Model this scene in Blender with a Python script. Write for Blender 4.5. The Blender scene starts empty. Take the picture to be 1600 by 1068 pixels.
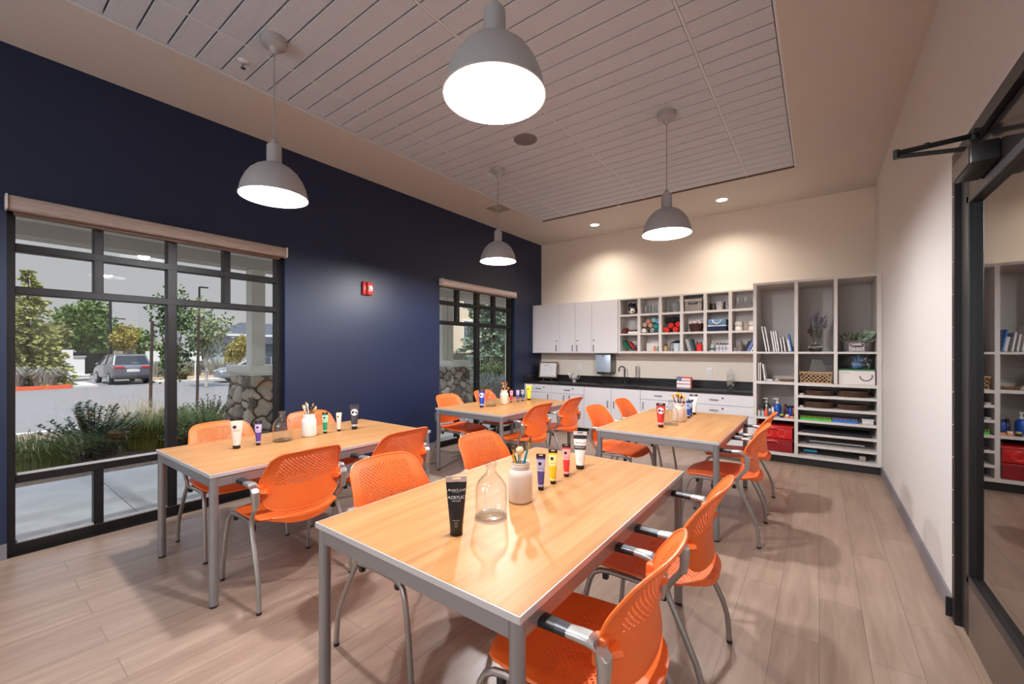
PEND_W, DOWN_W, SPOT_FILL_W, AREA_FILL_W, SKY, SUN, EXPO = 108.0, 105.0, 55.0, 52.0, .80, 3.6, 0.36
import bpy, bmesh, math, random
from mathutils import Vector, Matrix, Quaternion
R = math.radians
PI = math.pi
SC = bpy.context.scene
COL = SC.collection
rnd = random.Random(11)

def lin(c):
    c /= 255.0
    return c / 12.92 if c <= 0.04045 else ((c + 0.055) / 1.055) ** 2.4
def S(r, g, b): return (lin(r), lin(g), lin(b), 1.0)

# ------------------------------------------------------------------ materials
M = {}
def mat(name, col, rough=0.5, metal=0.0, spec=0.5, coat=0.0, emit=None, estr=0.0, trans=0.0):
    m = bpy.data.materials.new(name); m.use_nodes = True
    b = m.node_tree.nodes['Principled BSDF']
    b.inputs['Base Color'].default_value = col
    b.inputs['Roughness'].default_value = rough
    b.inputs['Metallic'].default_value = metal
    b.inputs['Specular IOR Level'].default_value = spec
    b.inputs['Coat Weight'].default_value = coat
    b.inputs['Transmission Weight'].default_value = trans
    if emit:
        b.inputs['Emission Color'].default_value = emit
        b.inputs['Emission Strength'].default_value = estr
    M[name] = m
    return m
def nodes(m): return m.node_tree.nodes, m.node_tree.links, m.node_tree.nodes['Principled BSDF']
def noise_mat(name, c1, c2, scale=(1, 1, 1), nscale=8.0, detail=4.0, rough=0.5, bump=0.0, bdist=0.01, metal=0.0, spec=0.5, lo=0.35, hi=0.65, coord='Object', coat=0.0):
    m = mat(name, c1, rough, metal, spec, coat)
    n, l, b = nodes(m)
    tc = n.new('ShaderNodeTexCoord'); mp = n.new('ShaderNodeMapping'); nz = n.new('ShaderNodeTexNoise'); cr = n.new('ShaderNodeValToRGB')
    mp.inputs['Scale'].default_value = scale
    nz.inputs['Scale'].default_value = nscale; nz.inputs['Detail'].default_value = detail
    cr.color_ramp.elements[0].position = lo; cr.color_ramp.elements[0].color = c1
    cr.color_ramp.elements[1].position = hi; cr.color_ramp.elements[1].color = c2
    l.new(tc.outputs[coord], mp.inputs[0]); l.new(mp.outputs[0], nz.inputs[0]); l.new(nz.outputs[0], cr.inputs[0]); l.new(cr.outputs[0], b.inputs['Base Color'])
    if bump:
        bp = n.new('ShaderNodeBump'); bp.inputs['Strength'].default_value = bump; bp.inputs['Distance'].default_value = bdist
        l.new(nz.outputs[0], bp.inputs['Height']); l.new(bp.outputs[0], b.inputs['Normal'])
    return m

# room
noise_mat('paint_navy', (.0052, .0125, .042, 1), (.0060, .0138, .045, 1), nscale=60, rough=.42, bump=.05, bdist=.002, spec=.5)
noise_mat('paint_cream', (.60, .57, .545, 1), (.615, .585, .56, 1), nscale=90, rough=.55, bump=.06, bdist=.002, spec=.35)
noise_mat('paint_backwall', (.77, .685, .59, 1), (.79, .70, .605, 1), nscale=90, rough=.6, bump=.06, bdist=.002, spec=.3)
noise_mat('paint_soffit', (.53, .485, .45, 1), (.55, .505, .47, 1), nscale=90, rough=.7, spec=.2)
noise_mat('tile_wood_white', (.49, .515, .57, 1), (.54, .565, .62, 1), scale=(1.2, 26, 26), nscale=5, rough=.6, bump=.12, bdist=.002, spec=.3)
mat('tile_gap', (.05, .04, .04, 1), .8)
mat('tbar_white', (.60, .61, .64, 1), .5)
mat('baseboard_grey', S(118, 114, 120), .5)
mat('black_metal', (.012, .011, .011, 1), .38)
mat('bronze_panel', S(78, 66, 58), .3)
mat('frame_dark', (.007, .006, .006, 1), .45, spec=.25)
noise_mat('blind_fabric', S(138, 122, 113), S(172, 155, 146), scale=(30, 1.5, 60), nscale=6, rough=.75, spec=.2)
mat('blind_pale', S(206, 192, 186), .7)
mat('stop_glint', S(175, 170, 172), .4)
# floor planks (brick texture along Y)
def floor_mat():
    m = mat('floor_planks', (.5, .4, .33, 1), .32, spec=.5)
    n, l, b = nodes(m)
    tc = n.new('ShaderNodeTexCoord'); mp = n.new('ShaderNodeMapping'); mp.inputs['Rotation'].default_value = (0, 0, PI / 2)
    br = n.new('ShaderNodeTexBrick'); br.offset = .37; br.inputs['Scale'].default_value = 1.0
    br.inputs['Mortar Size'].default_value = .0012; br.inputs['Brick Width'].default_value = 1.25; br.inputs['Row Height'].default_value = .186
    br.inputs['Color1'].default_value = (.2, .2, .2, 1); br.inputs['Color2'].default_value = (.8, .8, .8, 1); br.inputs['Mortar'].default_value = (0, 0, 0, 1)
    br.inputs['Mortar Smooth'].default_value = 0.2
    mp2 = n.new('ShaderNodeMapping'); mp2.inputs['Scale'].default_value = (9, .9, 1)
    nz = n.new('ShaderNodeTexNoise'); nz.inputs['Scale'].default_value = 2.4; nz.inputs['Detail'].default_value = 7; nz.inputs['Distortion'].default_value = .6
    ad = n.new('ShaderNodeVectorMath'); ad.operation = 'ADD'
    mu = n.new('ShaderNodeMath'); mu.operation = 'MULTIPLY_ADD'; mu.inputs[1].default_value = .8; 
    cr = n.new('ShaderNodeValToRGB')
    e = cr.color_ramp.elements
    e[0].position = .25; e[0].color = (.26, .172, .126, 1); e[1].position = .85; e[1].color = (.45, .325, .252, 1)
    x = cr.color_ramp.elements.new(.55); x.color = (.355, .248, .188, 1)
    l.new(tc.outputs['Object'], mp.inputs[0]); l.new(mp.outputs[0], br.inputs[0])
    l.new(tc.outputs['Object'], mp2.inputs[0]); l.new(mp2.outputs[0], ad.inputs[0]); l.new(br.outputs['Color'], ad.inputs[1])
    l.new(ad.outputs[0], nz.inputs[0])
    sp = n.new('ShaderNodeSeparateColor'); l.new(br.outputs['Color'], sp.inputs[0])
    m2 = n.new('ShaderNodeMath'); m2.operation = 'MULTIPLY'; m2.inputs[1].default_value = .22; l.new(sp.outputs[0], m2.inputs[0])
    l.new(nz.outputs[0], mu.inputs[0]); l.new(m2.outputs[0], mu.inputs[2]); l.new(mu.outputs[0], cr.inputs[0])
    mx = n.new('ShaderNodeMixRGB'); mx.inputs[2].default_value = (.13, .085, .065, 1)
    l.new(br.outputs['Fac'], mx.inputs[0]); l.new(cr.outputs[0], mx.inputs[1]); l.new(mx.outputs[0], b.inputs['Base Color'])
    rr = n.new('ShaderNodeMapRange'); rr.inputs[3].default_value = .26; rr.inputs[4].default_value = .42
    l.new(nz.outputs[0], rr.inputs[0]); l.new(rr.outputs[0], b.inputs['Roughness'])
    bp = n.new('ShaderNodeBump'); bp.inputs['Strength'].default_value = .08; bp.inputs['Distance'].default_value = .003
    l.new(nz.outputs[0], bp.inputs['Height']); l.new(bp.outputs[0], b.inputs['Normal'])
floor_mat()
def wood_mat(name, c0, c1, c2, rough=.28, along='Y'):
    m = mat(name, c1, rough, spec=.25)
    n, l, b = nodes(m)
    tc = n.new('ShaderNodeTexCoord'); mp = n.new('ShaderNodeMapping')
    mp.inputs['Scale'].default_value = (14, .8, 14) if along == 'Y' else (.8, 14, 14)
    nz = n.new('ShaderNodeTexNoise'); nz.inputs['Scale'].default_value = 1.6; nz.inputs['Detail'].default_value = 6; nz.inputs['Distortion'].default_value = .5
    br = n.new('ShaderNodeTexBrick'); br.inputs['Scale'].default_value = 1; br.inputs['Brick Width'].default_value = .9; br.inputs['Row Height'].default_value = .085
    br.inputs['Mortar Size'].default_value = 0; br.inputs['Color1'].default_value = (0, 0, 0, 1); br.inputs['Color2'].default_value = (1, 1, 1, 1)
    mp2 = n.new('ShaderNodeMapping'); mp2.inputs['Rotation'].default_value = (0, 0, PI / 2 if along == 'Y' else 0)
    sp = n.new('ShaderNodeSeparateColor')
    ad = n.new('ShaderNodeMath'); ad.operation = 'MULTIPLY_ADD'; ad.inputs[1].default_value = .12
    cr = n.new('ShaderNodeValToRGB'); e = cr.color_ramp.elements
    e[0].position = .3; e[0].color = c0; e[1].position = .78; e[1].color = c2
    x = e.new(.52); x.color = c1
    l.new(tc.outputs['Object'], mp.inputs[0]); l.new(mp.outputs[0], nz.inputs[0]); l.new(tc.outputs['Object'], mp2.inputs[0]); l.new(mp2.outputs[0], br.inputs[0])
    l.new(br.outputs['Color'], sp.inputs[0]); l.new(sp.outputs[0], ad.inputs[0]); l.new(nz.outputs[0], ad.inputs[2]); l.new(ad.outputs[0], cr.inputs[0])
    l.new(cr.outputs[0], b.inputs['Base Color'])
wood_mat('table_maple', (.38, .168, .055, 1), (.455, .22, .08, 1), (.52, .27, .108, 1), .38)
wood_mat('counter_black', (.008, .008, .009, 1), (.017, .016, .017, 1), (.034, .032, .033, 1), .25, 'X')
wood_mat('frame_brown', (.13, .075, .045, 1), (.2, .12, .07, 1), (.27, .17, .1, 1), .5, 'X')
mat('silver_paint', S(150, 148, 150), .38, metal=.55)
mat('edge_silver', S(205, 203, 204), .35, metal=.3)
mat('chair_orange', (.86, .155, .026, 1), .42, spec=.45)
mat('chair_frame', S(165, 160, 156), .36, metal=.75)
mat('arm_cast', S(188, 186, 184), .3, metal=.8)
mat('black_plastic', (.012, .012, .013, 1), .4)
mat('laminate_light', S(222, 219, 222), .45)
mat('laminate_shelf', S(212, 205, 200), .5)
mat('pendant_grey', (.36, .345, .345, 1), .4)
mat('pendant_inner', (.86, .86, .86, 1), .45)
mat('bulb_glow', (1, 1, 1, 1), .5, emit=(1, .97, .93, 1), estr=22)
mat('downlight_glow', (1, 1, 1, 1), .5, emit=(1, .95, .88, 1), estr=9)
mat('white_plastic', S(235, 233, 230), .4)
mat('white_ceramic', S(226, 216, 208), .3)
mat('steel_brushed', S(186, 200, 214), .34, metal=.35)
mat('steel_dark', S(120, 118, 116), .35, metal=.9)
mat('chrome', S(215, 215, 218), .12, metal=1)
mat('alarm_red', S(200, 48, 40), .4)
mat('lens_white', S(235, 235, 240), .15)
mat('speaker_grey', S(110, 104, 104), .7)
mat('vent_grey', S(186, 176, 166), .5)
mat('vent_dark', S(60, 55, 52), .8)
def thin_glass(name, tint, refl=.0, ior=1.5, rough=0.0):
    m = bpy.data.materials.new(name); m.use_nodes = True
    n = m.node_tree.nodes; l = m.node_tree.links
    n.remove(n['Principled BSDF'])
    tr = n.new('ShaderNodeBsdfTransparent'); tr.inputs[0].default_value = tint
    gl = n.new('ShaderNodeBsdfGlossy'); gl.inputs['Roughness'].default_value = rough
    fr = n.new('ShaderNodeLayerWeight'); fr.inputs[0].default_value = .5
    pw = n.new('ShaderNodeMath'); pw.operation = 'POWER'; pw.inputs[1].default_value = 4.2
    ma = n.new('ShaderNodeMath'); ma.operation = 'MULTIPLY_ADD'; ma.inputs[1].default_value = .9; ma.inputs[2].default_value = .025 + refl; ma.use_clamp = True
    mx = n.new('ShaderNodeMixShader')
    l.new(fr.outputs['Facing'], pw.inputs[0]); l.new(pw.outputs[0], ma.inputs[0]); l.new(ma.outputs[0], mx.inputs[0]); l.new(tr.outputs[0], mx.inputs[1]); l.new(gl.outputs[0], mx.inputs[2])
    l.new(mx.outputs[0], n['Material Output'].inputs[0]); M[name] = m
thin_glass('pane_glass', (.93, .95, .95, 1))
thin_glass('door_glass', (.55, .5, .46, 1), .22)
thin_glass('clear_glass', (.97, .98, .98, 1), .045)
thin_glass('red_clear', (.75, .03, .03, 1), .03)
thin_glass('bag_clear', (.86, .87, .88, 1), .08, rough=.08)

def cmat(r, g, b, rough=.5, metal=0.0):
    k = 'col_%d_%d_%d_%d_%d' % (r, g, b, int(rough * 100), int(metal * 100))
    if k not in M: mat(k, S(r, g, b), rough, metal)
    return M[k]
def mm(m): return M[m] if isinstance(m, str) else m

# ------------------------------------------------------------------ mesh builder
def frame_for(d):
    d = d.normalized()
    up = Vector((0, 0, 1)) if abs(d.z) < .95 else Vector((1, 0, 0))
    a = d.cross(up).normalized(); b = a.cross(d).normalized()
    return a, b
class MB:
    def __init__(s): s.b = bmesh.new(); s.uvtag = None
    def box(s, x0, x1, y0, y1, z0, z1, bev=0.0, seg=2, mtx=None):
        r = bmesh.ops.create_cube(s.b, size=1.0)
        vs = r['verts']
        for v in vs: v.co = Vector((x0 + (v.co.x + .5) * (x1 - x0), y0 + (v.co.y + .5) * (y1 - y0), z0 + (v.co.z + .5) * (z1 - z0)))
        if bev > 0:
            es = list({e for v in vs for e in v.link_edges})
            rr = bmesh.ops.bevel(s.b, geom=es, offset=bev, segments=seg, affect='EDGES', profile=.5)
            vs = rr['verts'] if False else list({v for f in rr['faces'] for v in f.verts} | {v for v in vs if v.is_valid})
        if mtx is not None:
            for v in vs: v.co = mtx @ v.co
        return s
    def _ring(s, c, a, b, ra, rb, seg):
        return [s.b.verts.new(c + a * (math.cos(2 * PI * i / seg) * ra) + b * (math.sin(2 * PI * i / seg) * rb)) for i in range(seg)]
    def _skin(s, r0, r1):
        n = len(r0)
        for i in range(n):
            try: s.b.faces.new((r0[i], r0[(i + 1) % n], r1[(i + 1) % n], r1[i]))
            except ValueError: pass
    def cyl(s, p0, p1, r0, r1=None, seg=16, cap=True):
        r1 = r0 if r1 is None else r1
        p0, p1 = Vector(p0), Vector(p1)
        a, b = frame_for(p1 - p0)
        A = s._ring(p0, a, b, r0, r0, seg); B = s._ring(p1, a, b, r1, r1, seg)
        s._skin(A, B)
        if cap: s.b.faces.new(A[::-1]); s.b.faces.new(B)
        return s
    def tube(s, pts, r, seg=10, asp=1.0, cap=True, up=None):
        pts = [Vector(p) for p in pts]; n = len(pts)
        rr = r if isinstance(r, (list, tuple)) else [r] * n
        prev = None; rings = []
        for i in range(n):
            d = (pts[min(i + 1, n - 1)] - pts[max(i - 1, 0)]).normalized()
            if prev is None:
                a = Vector(up).cross(d).normalized() if up else frame_for(d)[0]
            else:
                a = (prev - d * prev.dot(d)).normalized()
            b = d.cross(a).normalized(); prev = a
            rings.append(s._ring(pts[i], a, b, rr[i], rr[i] * asp, seg))
        for i in range(n - 1): s._skin(rings[i], rings[i + 1])
        if cap:
            s.b.faces.new(rings[0][::-1]); s.b.faces.new(rings[-1])
        return s
    def loft(s, secs, seg=16, sq=3.2, cap=True):
        """secs: (centre, axis a, half a, axis b, half b) - rounded rectangle sections"""
        rings = []
        for (c, a, ha, bb, hb) in secs:
            c, a, bb = Vector(c), Vector(a), Vector(bb); ring = []
            for k in range(seg):
                t = 2 * PI * (k + .5) / seg; x, y = math.cos(t), math.sin(t)
                ring.append(s.b.verts.new(c + a * (math.copysign(abs(x) ** (2 / sq), x) * ha) + bb * (math.copysign(abs(y) ** (2 / sq), y) * hb)))
            rings.append(ring)
        for i in range(len(rings) - 1): s._skin(rings[i], rings[i + 1])
        if cap: s.b.faces.new(rings[0][::-1]); s.b.faces.new(rings[-1])
        return s
    def lathe(s, prof, c=(0, 0, 0), seg=24, ax=None, cap0=True, cap1=True, sx=1.0, sy=1.0):
        c = Vector(c); rings = []
        q = Quaternion((1, 0, 0, 0)) if ax is None else Vector((0, 0, 1)).rotation_difference(Vector(ax))
        for (r, z) in prof:
            rings.append([s.b.verts.new(c + q @ Vector((math.cos(2 * PI * i / seg) * r * sx, math.sin(2 * PI * i / seg) * r * sy, z))) for i in range(seg)])
        for i in range(len(rings) - 1): s._skin(rings[i], rings[i + 1])
        if cap0 and prof[0][0] > 1e-5: s.b.faces.new(rings[0][::-1])
        if cap1 and prof[-1][0] > 1e-5: s.b.faces.new(rings[-1])
        return s
    def ball(s, c, r, seg=14, sx=1, sy=1, sz=1, rings=8, mtx=None):
        res = bmesh.ops.create_uvsphere(s.b, u_segments=seg, v_segments=rings, radius=r)
        for v in res['verts']:
            p = Vector((v.co.x * sx, v.co.y * sy, v.co.z * sz))
            if mtx is not None: p = mtx @ p
            v.co = p + Vector(c)
        return s
    def quad(s, *p):
        s.b.faces.new([s.b.verts.new(Vector(q)) for q in p]); return s
    def prism(s, poly, d0, d1, axis='x'):
        def mk(u, v, d):
            return {'x': (d, u, v), 'y': (u, d, v), 'z': (u, v, d)}[axis]
        A = [s.b.verts.new(mk(u, v, d0)) for u, v in poly]; B = [s.b.verts.new(mk(u, v, d1)) for u, v in poly]
        n = len(poly)
        for i in range(n): s.b.faces.new((A[i], A[(i + 1) % n], B[(i + 1) % n], B[i]))
        s.b.faces.new(A[::-1]); s.b.faces.new(B)
        return s
    def xf(s, mtx):
        for v in s.b.verts: v.co = mtx @ v.co
        return s
    def build(s, name, m, parent=None, loc=None, smooth=35, recalc=True):
        me = bpy.data.meshes.new(name)
        bmesh.ops.remove_doubles(s.b, verts=s.b.verts, dist=1e-6)
        if recalc: bmesh.ops.recalc_face_normals(s.b, faces=s.b.faces)
        s.b.to_mesh(me); s.b.free()
        if smooth:
            for p in me.polygons: p.use_smooth = True
            me.set_sharp_from_angle(angle=R(smooth))
        me.materials.append(mm(m))
        o = bpy.data.objects.new(name, me); COL.objects.link(o)
        if parent: o.parent = parent
        if loc is not None: o.location = loc
        return o

def tag(o, label, cat, group=None, kind=None):
    o['label'] = label; o['category'] = cat
    if group: o['group'] = group
    if kind: o['kind'] = kind
    return o
def thing(name, label, cat, loc=(0, 0, 0), rz=0.0, group=None):
    o = bpy.data.objects.new(name, None); COL.objects.link(o)
    o.empty_display_size = .05
    o.location = loc; o.rotation_euler = (0, 0, rz)
    return tag(o, label, cat, group)
def struct(o):
    o['kind'] = 'structure'; return o
def dup(root, loc, rz=None, label=None, group=None, scale=None):
    r = root.copy(); COL.objects.link(r); r.location = loc
    if rz is not None: r.rotation_euler = (0, 0, rz)
    if label: r['label'] = label
    if group: r['group'] = group
    if scale: r.scale = (scale,) * 3
    for ch in list(root.children):
        c = ch.copy(); COL.objects.link(c); c.parent = r
        for g in list(ch.children):
            d = g.copy(); COL.objects.link(d); d.parent = c
    return r
def text_mb(txt, size, font=None, shear=0.0, align='CENTER', bold=0.0, extrude=0.0):
    """lettering as a flat mesh in the x-z plane, facing -y"""
    cu = bpy.data.curves.new('lettering', 'FONT'); cu.body = txt; cu.size = size; cu.align_x = align; cu.align_y = 'CENTER'; cu.shear = shear; cu.offset = bold
    cu.resolution_u = 2
    o = bpy.data.objects.new('lettering', cu); COL.objects.link(o)
    dg = bpy.context.evaluated_depsgraph_get()
    me = bpy.data.meshes.new_from_object(o.evaluated_get(dg))
    bpy.data.objects.remove(o); bpy.data.curves.remove(cu)
    mb = MB(); mb.b.from_mesh(me); bpy.data.meshes.remove(me)
    for v in mb.b.verts: v.co = Vector((v.co.x, 0, v.co.y))
    return mb
# ------------------------------------------------------------------ room shell
LW, RW, BY, FY, CZ = -4.45, .575, 7.01, -2.6, 3.51
def boxes(name, m, lst, parent=None, bev=0):
    b = MB()
    for t in lst: b.box(*t, bev=bev)
    return b.build(name, m, parent, smooth=0 if not bev else 35)
struct(boxes('floor', 'floor_planks', [(LW - .16, RW + .02, FY, BY + .02, -.06, 0)]))
W1 = (.235, 2.07); W2 = (4.25, 6.11); WH = 2.43
struct(boxes('wall_left', 'paint_navy', [(LW - .2, LW, FY, W1[0], 0, CZ + .06), (LW - .2, LW, W1[1], W2[0], 0, CZ + .06), (LW - .2, LW, W2[1], BY + .14, 0, CZ + .06),
    (LW - .2, LW, W1[0], W1[1], WH, CZ + .06), (LW - .2, LW, W2[0], W2[1], WH, CZ + .06)]))
struct(boxes('wall_back', 'paint_backwall', [(LW, RW + .14, BY, BY + .14, 0, CZ + .06)]))
DY0, DY1, DZ = 1.98, 3.14, 2.44
struct(boxes('wall_right', 'paint_cream', [(RW, RW + .14, DY1, BY, 0, CZ + .06), (RW, RW + .14, FY, DY0, 0, CZ + .06), (RW, RW + .14, DY0, DY1, DZ, CZ + .06)]))
struct(boxes('wall_front', 'paint_cream', [(LW - .2, -3.9, FY - .14, FY, 0, CZ + .06), (-.3, RW + .14, FY - .14, FY, 0, CZ + .06), (-3.9, -.3, FY - .14, FY, 0, .9), (-3.9, -.3, FY - .14, FY, 2.9, CZ + .06)]))
o = struct(boxes('window_3', 'frame_dark', [(-3.9, -.3, FY - .1, FY - .04, .9, .96), (-3.9, -.3, FY - .1, FY - .04, 2.84, 2.9)] + [(x - .03, x + .03, FY - .1, FY - .04, .96, 2.84) for x in (-3.87, -3.0, -2.1, -1.2, -.33)]))  # unseen window, added behind the camera as a frame for the fill light
boxes('pane', 'pane_glass', [(-3.87, -.33, FY - .075, FY - .07, .93, 2.87)], o)
L = bpy.data.lights.new('rear_fill_area', 'AREA'); L.shape = 'RECTANGLE'; L.size = 3.5; L.size_y = 1.85; L.energy = AREA_FILL_W; L.color = (.85, .93, 1)  # fill light added behind the camera to brighten room and ceiling
lo = bpy.data.objects.new('rear_fill_area', L); COL.objects.link(lo); lo.location = (-2.1, FY - .03, 1.9); lo.rotation_euler = (R(90), 0, 0)
TX0, TX1, TY0, TY1 = -3.63, -.21, -2.2, 5.75
ceil = struct(boxes('ceiling', 'paint_soffit', [(LW, TX0, FY, BY, CZ, CZ + .1), (TX1, RW, FY, BY, CZ, CZ + .1), (TX0, TX1, TY1, BY, CZ, CZ + .1), (TX0, TX1, FY, TY0, CZ, CZ + .1)]))
boxes('tile_backing', 'tile_gap', [(TX0, TX1, TY0, TY1, CZ + .055, CZ + .1)], ceil)
b = MB(); xs = [TX0 + .012, -3.19, -1.96, -.705, TX1 - .012]
y = 5.72
while y > TY0 + .1:
    for i in range(4):
        b.box(xs[i] + .010, xs[i + 1] - .010, y - .151, y, CZ + .014, CZ + .056, bev=.002, seg=1)
    y -= .161
b.build('ceiling_panel', 'tile_wood_white', ceil)
b = MB()
for x in xs[1:4]: b.box(x - .008, x + .008, TY0, TY1, CZ + .016, CZ + .056)
y = 5.72 - .161 * 3 + .0022
b.box(TX0, TX0 + .014, TY0, TY1, CZ + .003, CZ + .05); b.box(TX1 - .016, TX1, TY0, TY1, CZ + .004, CZ + .05)
b.build('ceiling_grid', 'tbar_white', ceil, smooth=0)
b = MB(); b.box(TX0, TX1, TY1 - .008, TY1, CZ + .002, CZ + .06)
b.build('ceiling_edge_shade', cmat(112, 92, 78), ceil, smooth=0)  # dark strip painted in for the shadow gap at the tray's back edge
struct(boxes('baseboard_left', 'baseboard_grey', [(LW, LW + .012, FY, W1[0], 0, .105), (LW, LW + .012, W1[1], W2[0], 0, .105), (LW, LW + .012, W2[1], 6.42, 0, .105)]))
struct(boxes('baseboard_right', 'baseboard_grey', [(RW - .012, RW, DY1 + .03, 6.28, 0, .105), (RW - .012, RW, FY, DY0 - .03, 0, .105)]))
# building mass: unseen roof slab put in to block the sun, corridor behind the glass door
struct(boxes('roof', cmat(120, 116, 112), [(-7.9, 9, -9, 11, 4.05, 4.25)]))
struct(boxes('wall_outer', cmat(226, 220, 208), [(LW - .22, LW - .2, -9, W1[0], -.3, 4.05), (LW - .22, LW - .2, W1[1], W2[0], -.3, 4.05), (LW - .22, LW - .2, W2[1], 15, -.3, 4.05), (LW - .22, LW - .2, W1[0], W1[1], WH, 4.05), (LW - .22, LW - .2, W2[0], W2[1], WH, 4.05)]))
struct(boxes('wall_corridor', cmat(70, 60, 54), [(RW + 1.6, RW + 1.7, 0, 5, 0, 3.2), (RW + .14, RW + 1.6, 0, .1, 0, 3.2), (RW + .14, RW + 1.6, 4.9, 5, 0, 3.2), (RW + .14, RW + 1.7, 0, 5, 3.2, 3.3), (RW + .02, RW + 1.7, 0, 5, -.06, 0)]))

# ------------------------------------------------------------------ windows
def window(n, y0, y1):
    f = MB(); X0, X1 = -4.60, -4.505
    ym = (y0 + y1) / 2
    cnt = [0]
    def bar(a0, a1, z0, z1, d=0.0):
        cnt[0] += 1; f.box(X0 + .0004 * cnt[0], X1 - .0007 * cnt[0], a0, a1, z0, z1, bev=.004, seg=1)
    bar(y0, y0 + .042, 0, WH); bar(y1 - .06, y1, 0, WH)
    bar(y0, y1, 0, .072); bar(y0, y1, WH - .05, WH)
    z = [(.49, .545), (1.812, 1.868), (2.112, 2.168)]
    for a, c in z: bar(y0 + .04, y1 - .05, a, c)
    bar(ym - .034, ym + .034, .06, WH - .04)
    q1, q2 = y0 + .46, y1 - .50
    for q in (q1, q2):
        bar(q - .028, q + .028, .06, .50); bar(q - .028, q + .028, 1.86, WH - .04)
    o = struct(f.build('window_%d' % n, 'frame_dark'))
    g = MB(); g.box(-4.556, -4.551, y0 + .03, y1 - .04, .06, WH - .04); g.build('pane', 'pane_glass', o, smooth=0)
    # glazing stops coloured pale to stand for light reflected along the lower edges
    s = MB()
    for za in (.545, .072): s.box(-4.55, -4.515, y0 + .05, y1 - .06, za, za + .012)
    s.build('glazing_stop', 'stop_glint', o, smooth=0)
    return o
window(1, *W1); window(2, *W2)
struct(boxes('trim_1', 'frame_dark', [(-4.64, -4.45, W1[0], W1[1], -.055, .004), (-4.64, -4.45, W2[0], W2[1], -.055, .004)]))

def blind(y0, y1, label, pale, roll):
    t = thing('roller_blind', label, 'blind', (LW, (y0 + y1) / 2, 2.37)); h = (y1 - y0) / 2
    b = MB()
    if roll:
        b.prism([(.0, .0), (.05, .0), (.078, .014), (.09, .04), (.088, .068), (.068, .092), (.04, .1), (0, .1)], -h + .012, h - .012, 'y')
    else:
        b.box(.0, .075, -h + .012, h - .012, 0, .098, bev=.012)
    b.build('valance', 'blind_pale' if pale else 'blind_fabric', t, smooth=50)
    for sgn in (-1, 1):
        c = MB(); c.box(0, .084, sgn * (h - .006) - .006, sgn * (h - .006) + .006, -.002, .1, bev=.004); c.build('end_cap', 'blind_pale', t)
    c = MB(); c.box(-.045, .004, -h + .04, h - .04, -.02, .012, bev=.004, seg=1); c.build('bottom_rail', cmat(96, 72, 58), t)
blind(.225, 2.062, 'brown fabric roller blind cassette above the large near window', False, False)
blind(4.24, 6.06, 'pale rounded roller blind cassette above the far window beside the cabinets', True, True)

# ------------------------------------------------------------------ glass door on the right wall
d = struct(boxes('door_1', 'black_metal', [(RW - .012, RW + .14, DY1 - .05, DY1, 0, DZ), (RW - .012, RW + .14, DY0, DY0 + .05, 0, DZ), (RW - .012, RW + .14, DY0 + .05, DY1 - .05, DZ - .065, DZ)]))
b = MB(); X0, X1 = RW + .012, RW + .057
b.box(X0, X1, 2.97, 3.085, .012, 2.37, bev=.004, seg=1); b.box(X0, X1, 2.035, 2.13, .012, 2.37, bev=.004, seg=1)
b.build('door_stile', 'black_metal', d)
b = MB(); b.box(X0 + .001, X1, 2.13, 2.97, .012, .285, bev=.004, seg=1); b.build('bottom_rail', 'bronze_panel', d)
b = MB(); b.box(X0 + .001, X1, 2.13, 2.97, 2.17, 2.37, bev=.004, seg=1); b.build('top_rail', mat('rail_gloss', S(50, 45, 44), .12), d)
b = MB()
for (a0, a1, z0, z1) in ((2.93, 2.972, .285, 2.17), (2.128, 2.16, .285, 2.17), (2.13, 2.97, .283, .325), (2.13, 2.97, 2.13, 2.172)): b.box(X0 - .006, X1 + .006, a0, a1, z0, z1, bev=.004, seg=1)
b.build('glazing_bead', 'black_metal', d)
b = MB(); b.box(RW + .032, RW + .04, 2.15, 2.94, .32, 2.135); b.build('pane', 'door_glass', d, smooth=0)
b = MB()
for k in range(12): b.ball((RW - .012, DY1 - .022, .35 + k * .17), .004, 8, rings=5)
b.build('frame_screw', 'chrome', d)
t = thing('door_closer', 'black door closer with its folded arm reaching out above the glass door', 'door closer', (RW, 2.64, 2.19))
b = MB(); b.box(-.072, .012, -.135, .14, .0, .085, bev=.008); b.build('closer_body', 'black_metal', t)
b = MB(); b.box(-.0755, -.071, -.12, .138, .004, .081, bev=.003, seg=1); b.build('closer_lit_face', 'bronze_panel', t)  # bronze plate paints the lit long face of the black closer body
A0 = Vector((-.022, .06, .18)); EL = Vector((-.287, -.03, .14)); A1 = Vector((-.04, -.02, .098))
b = MB(); b.tube([A0, EL], .0075, 8, asp=1.6); b.cyl(A0 - Vector((0, 0, .02)), A0 + Vector((0, 0, .02)), .016); b.box(-.03, .0, .03, .09, .18, .2); b.cyl(A0.lerp(EL, .6), A0.lerp(EL, .6) + Vector((0, 0, .014)), .01); b.build('forearm', 'black_plastic', t)
b = MB(); b.tube([A1, EL - Vector((0, 0, .016))], .0075, 8, asp=1.4); b.cyl(A1 - Vector((0, 0, .014)), A1 + Vector((0, 0, .012)), .014); b.cyl(EL - Vector((0, 0, .026)), EL + Vector((0, 0, .014)), .012); b.build('main_arm', 'black_plastic', t)
b = MB(); b.box(-.03, 0, .0, .012, .0, .1); 
tag(b.build('door_stop_bumper', 'black_plastic', loc=(RW - .004, 3.145, .012)), 'small black end block at the baseboard beside the glass door frame', 'bumper')

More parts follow.
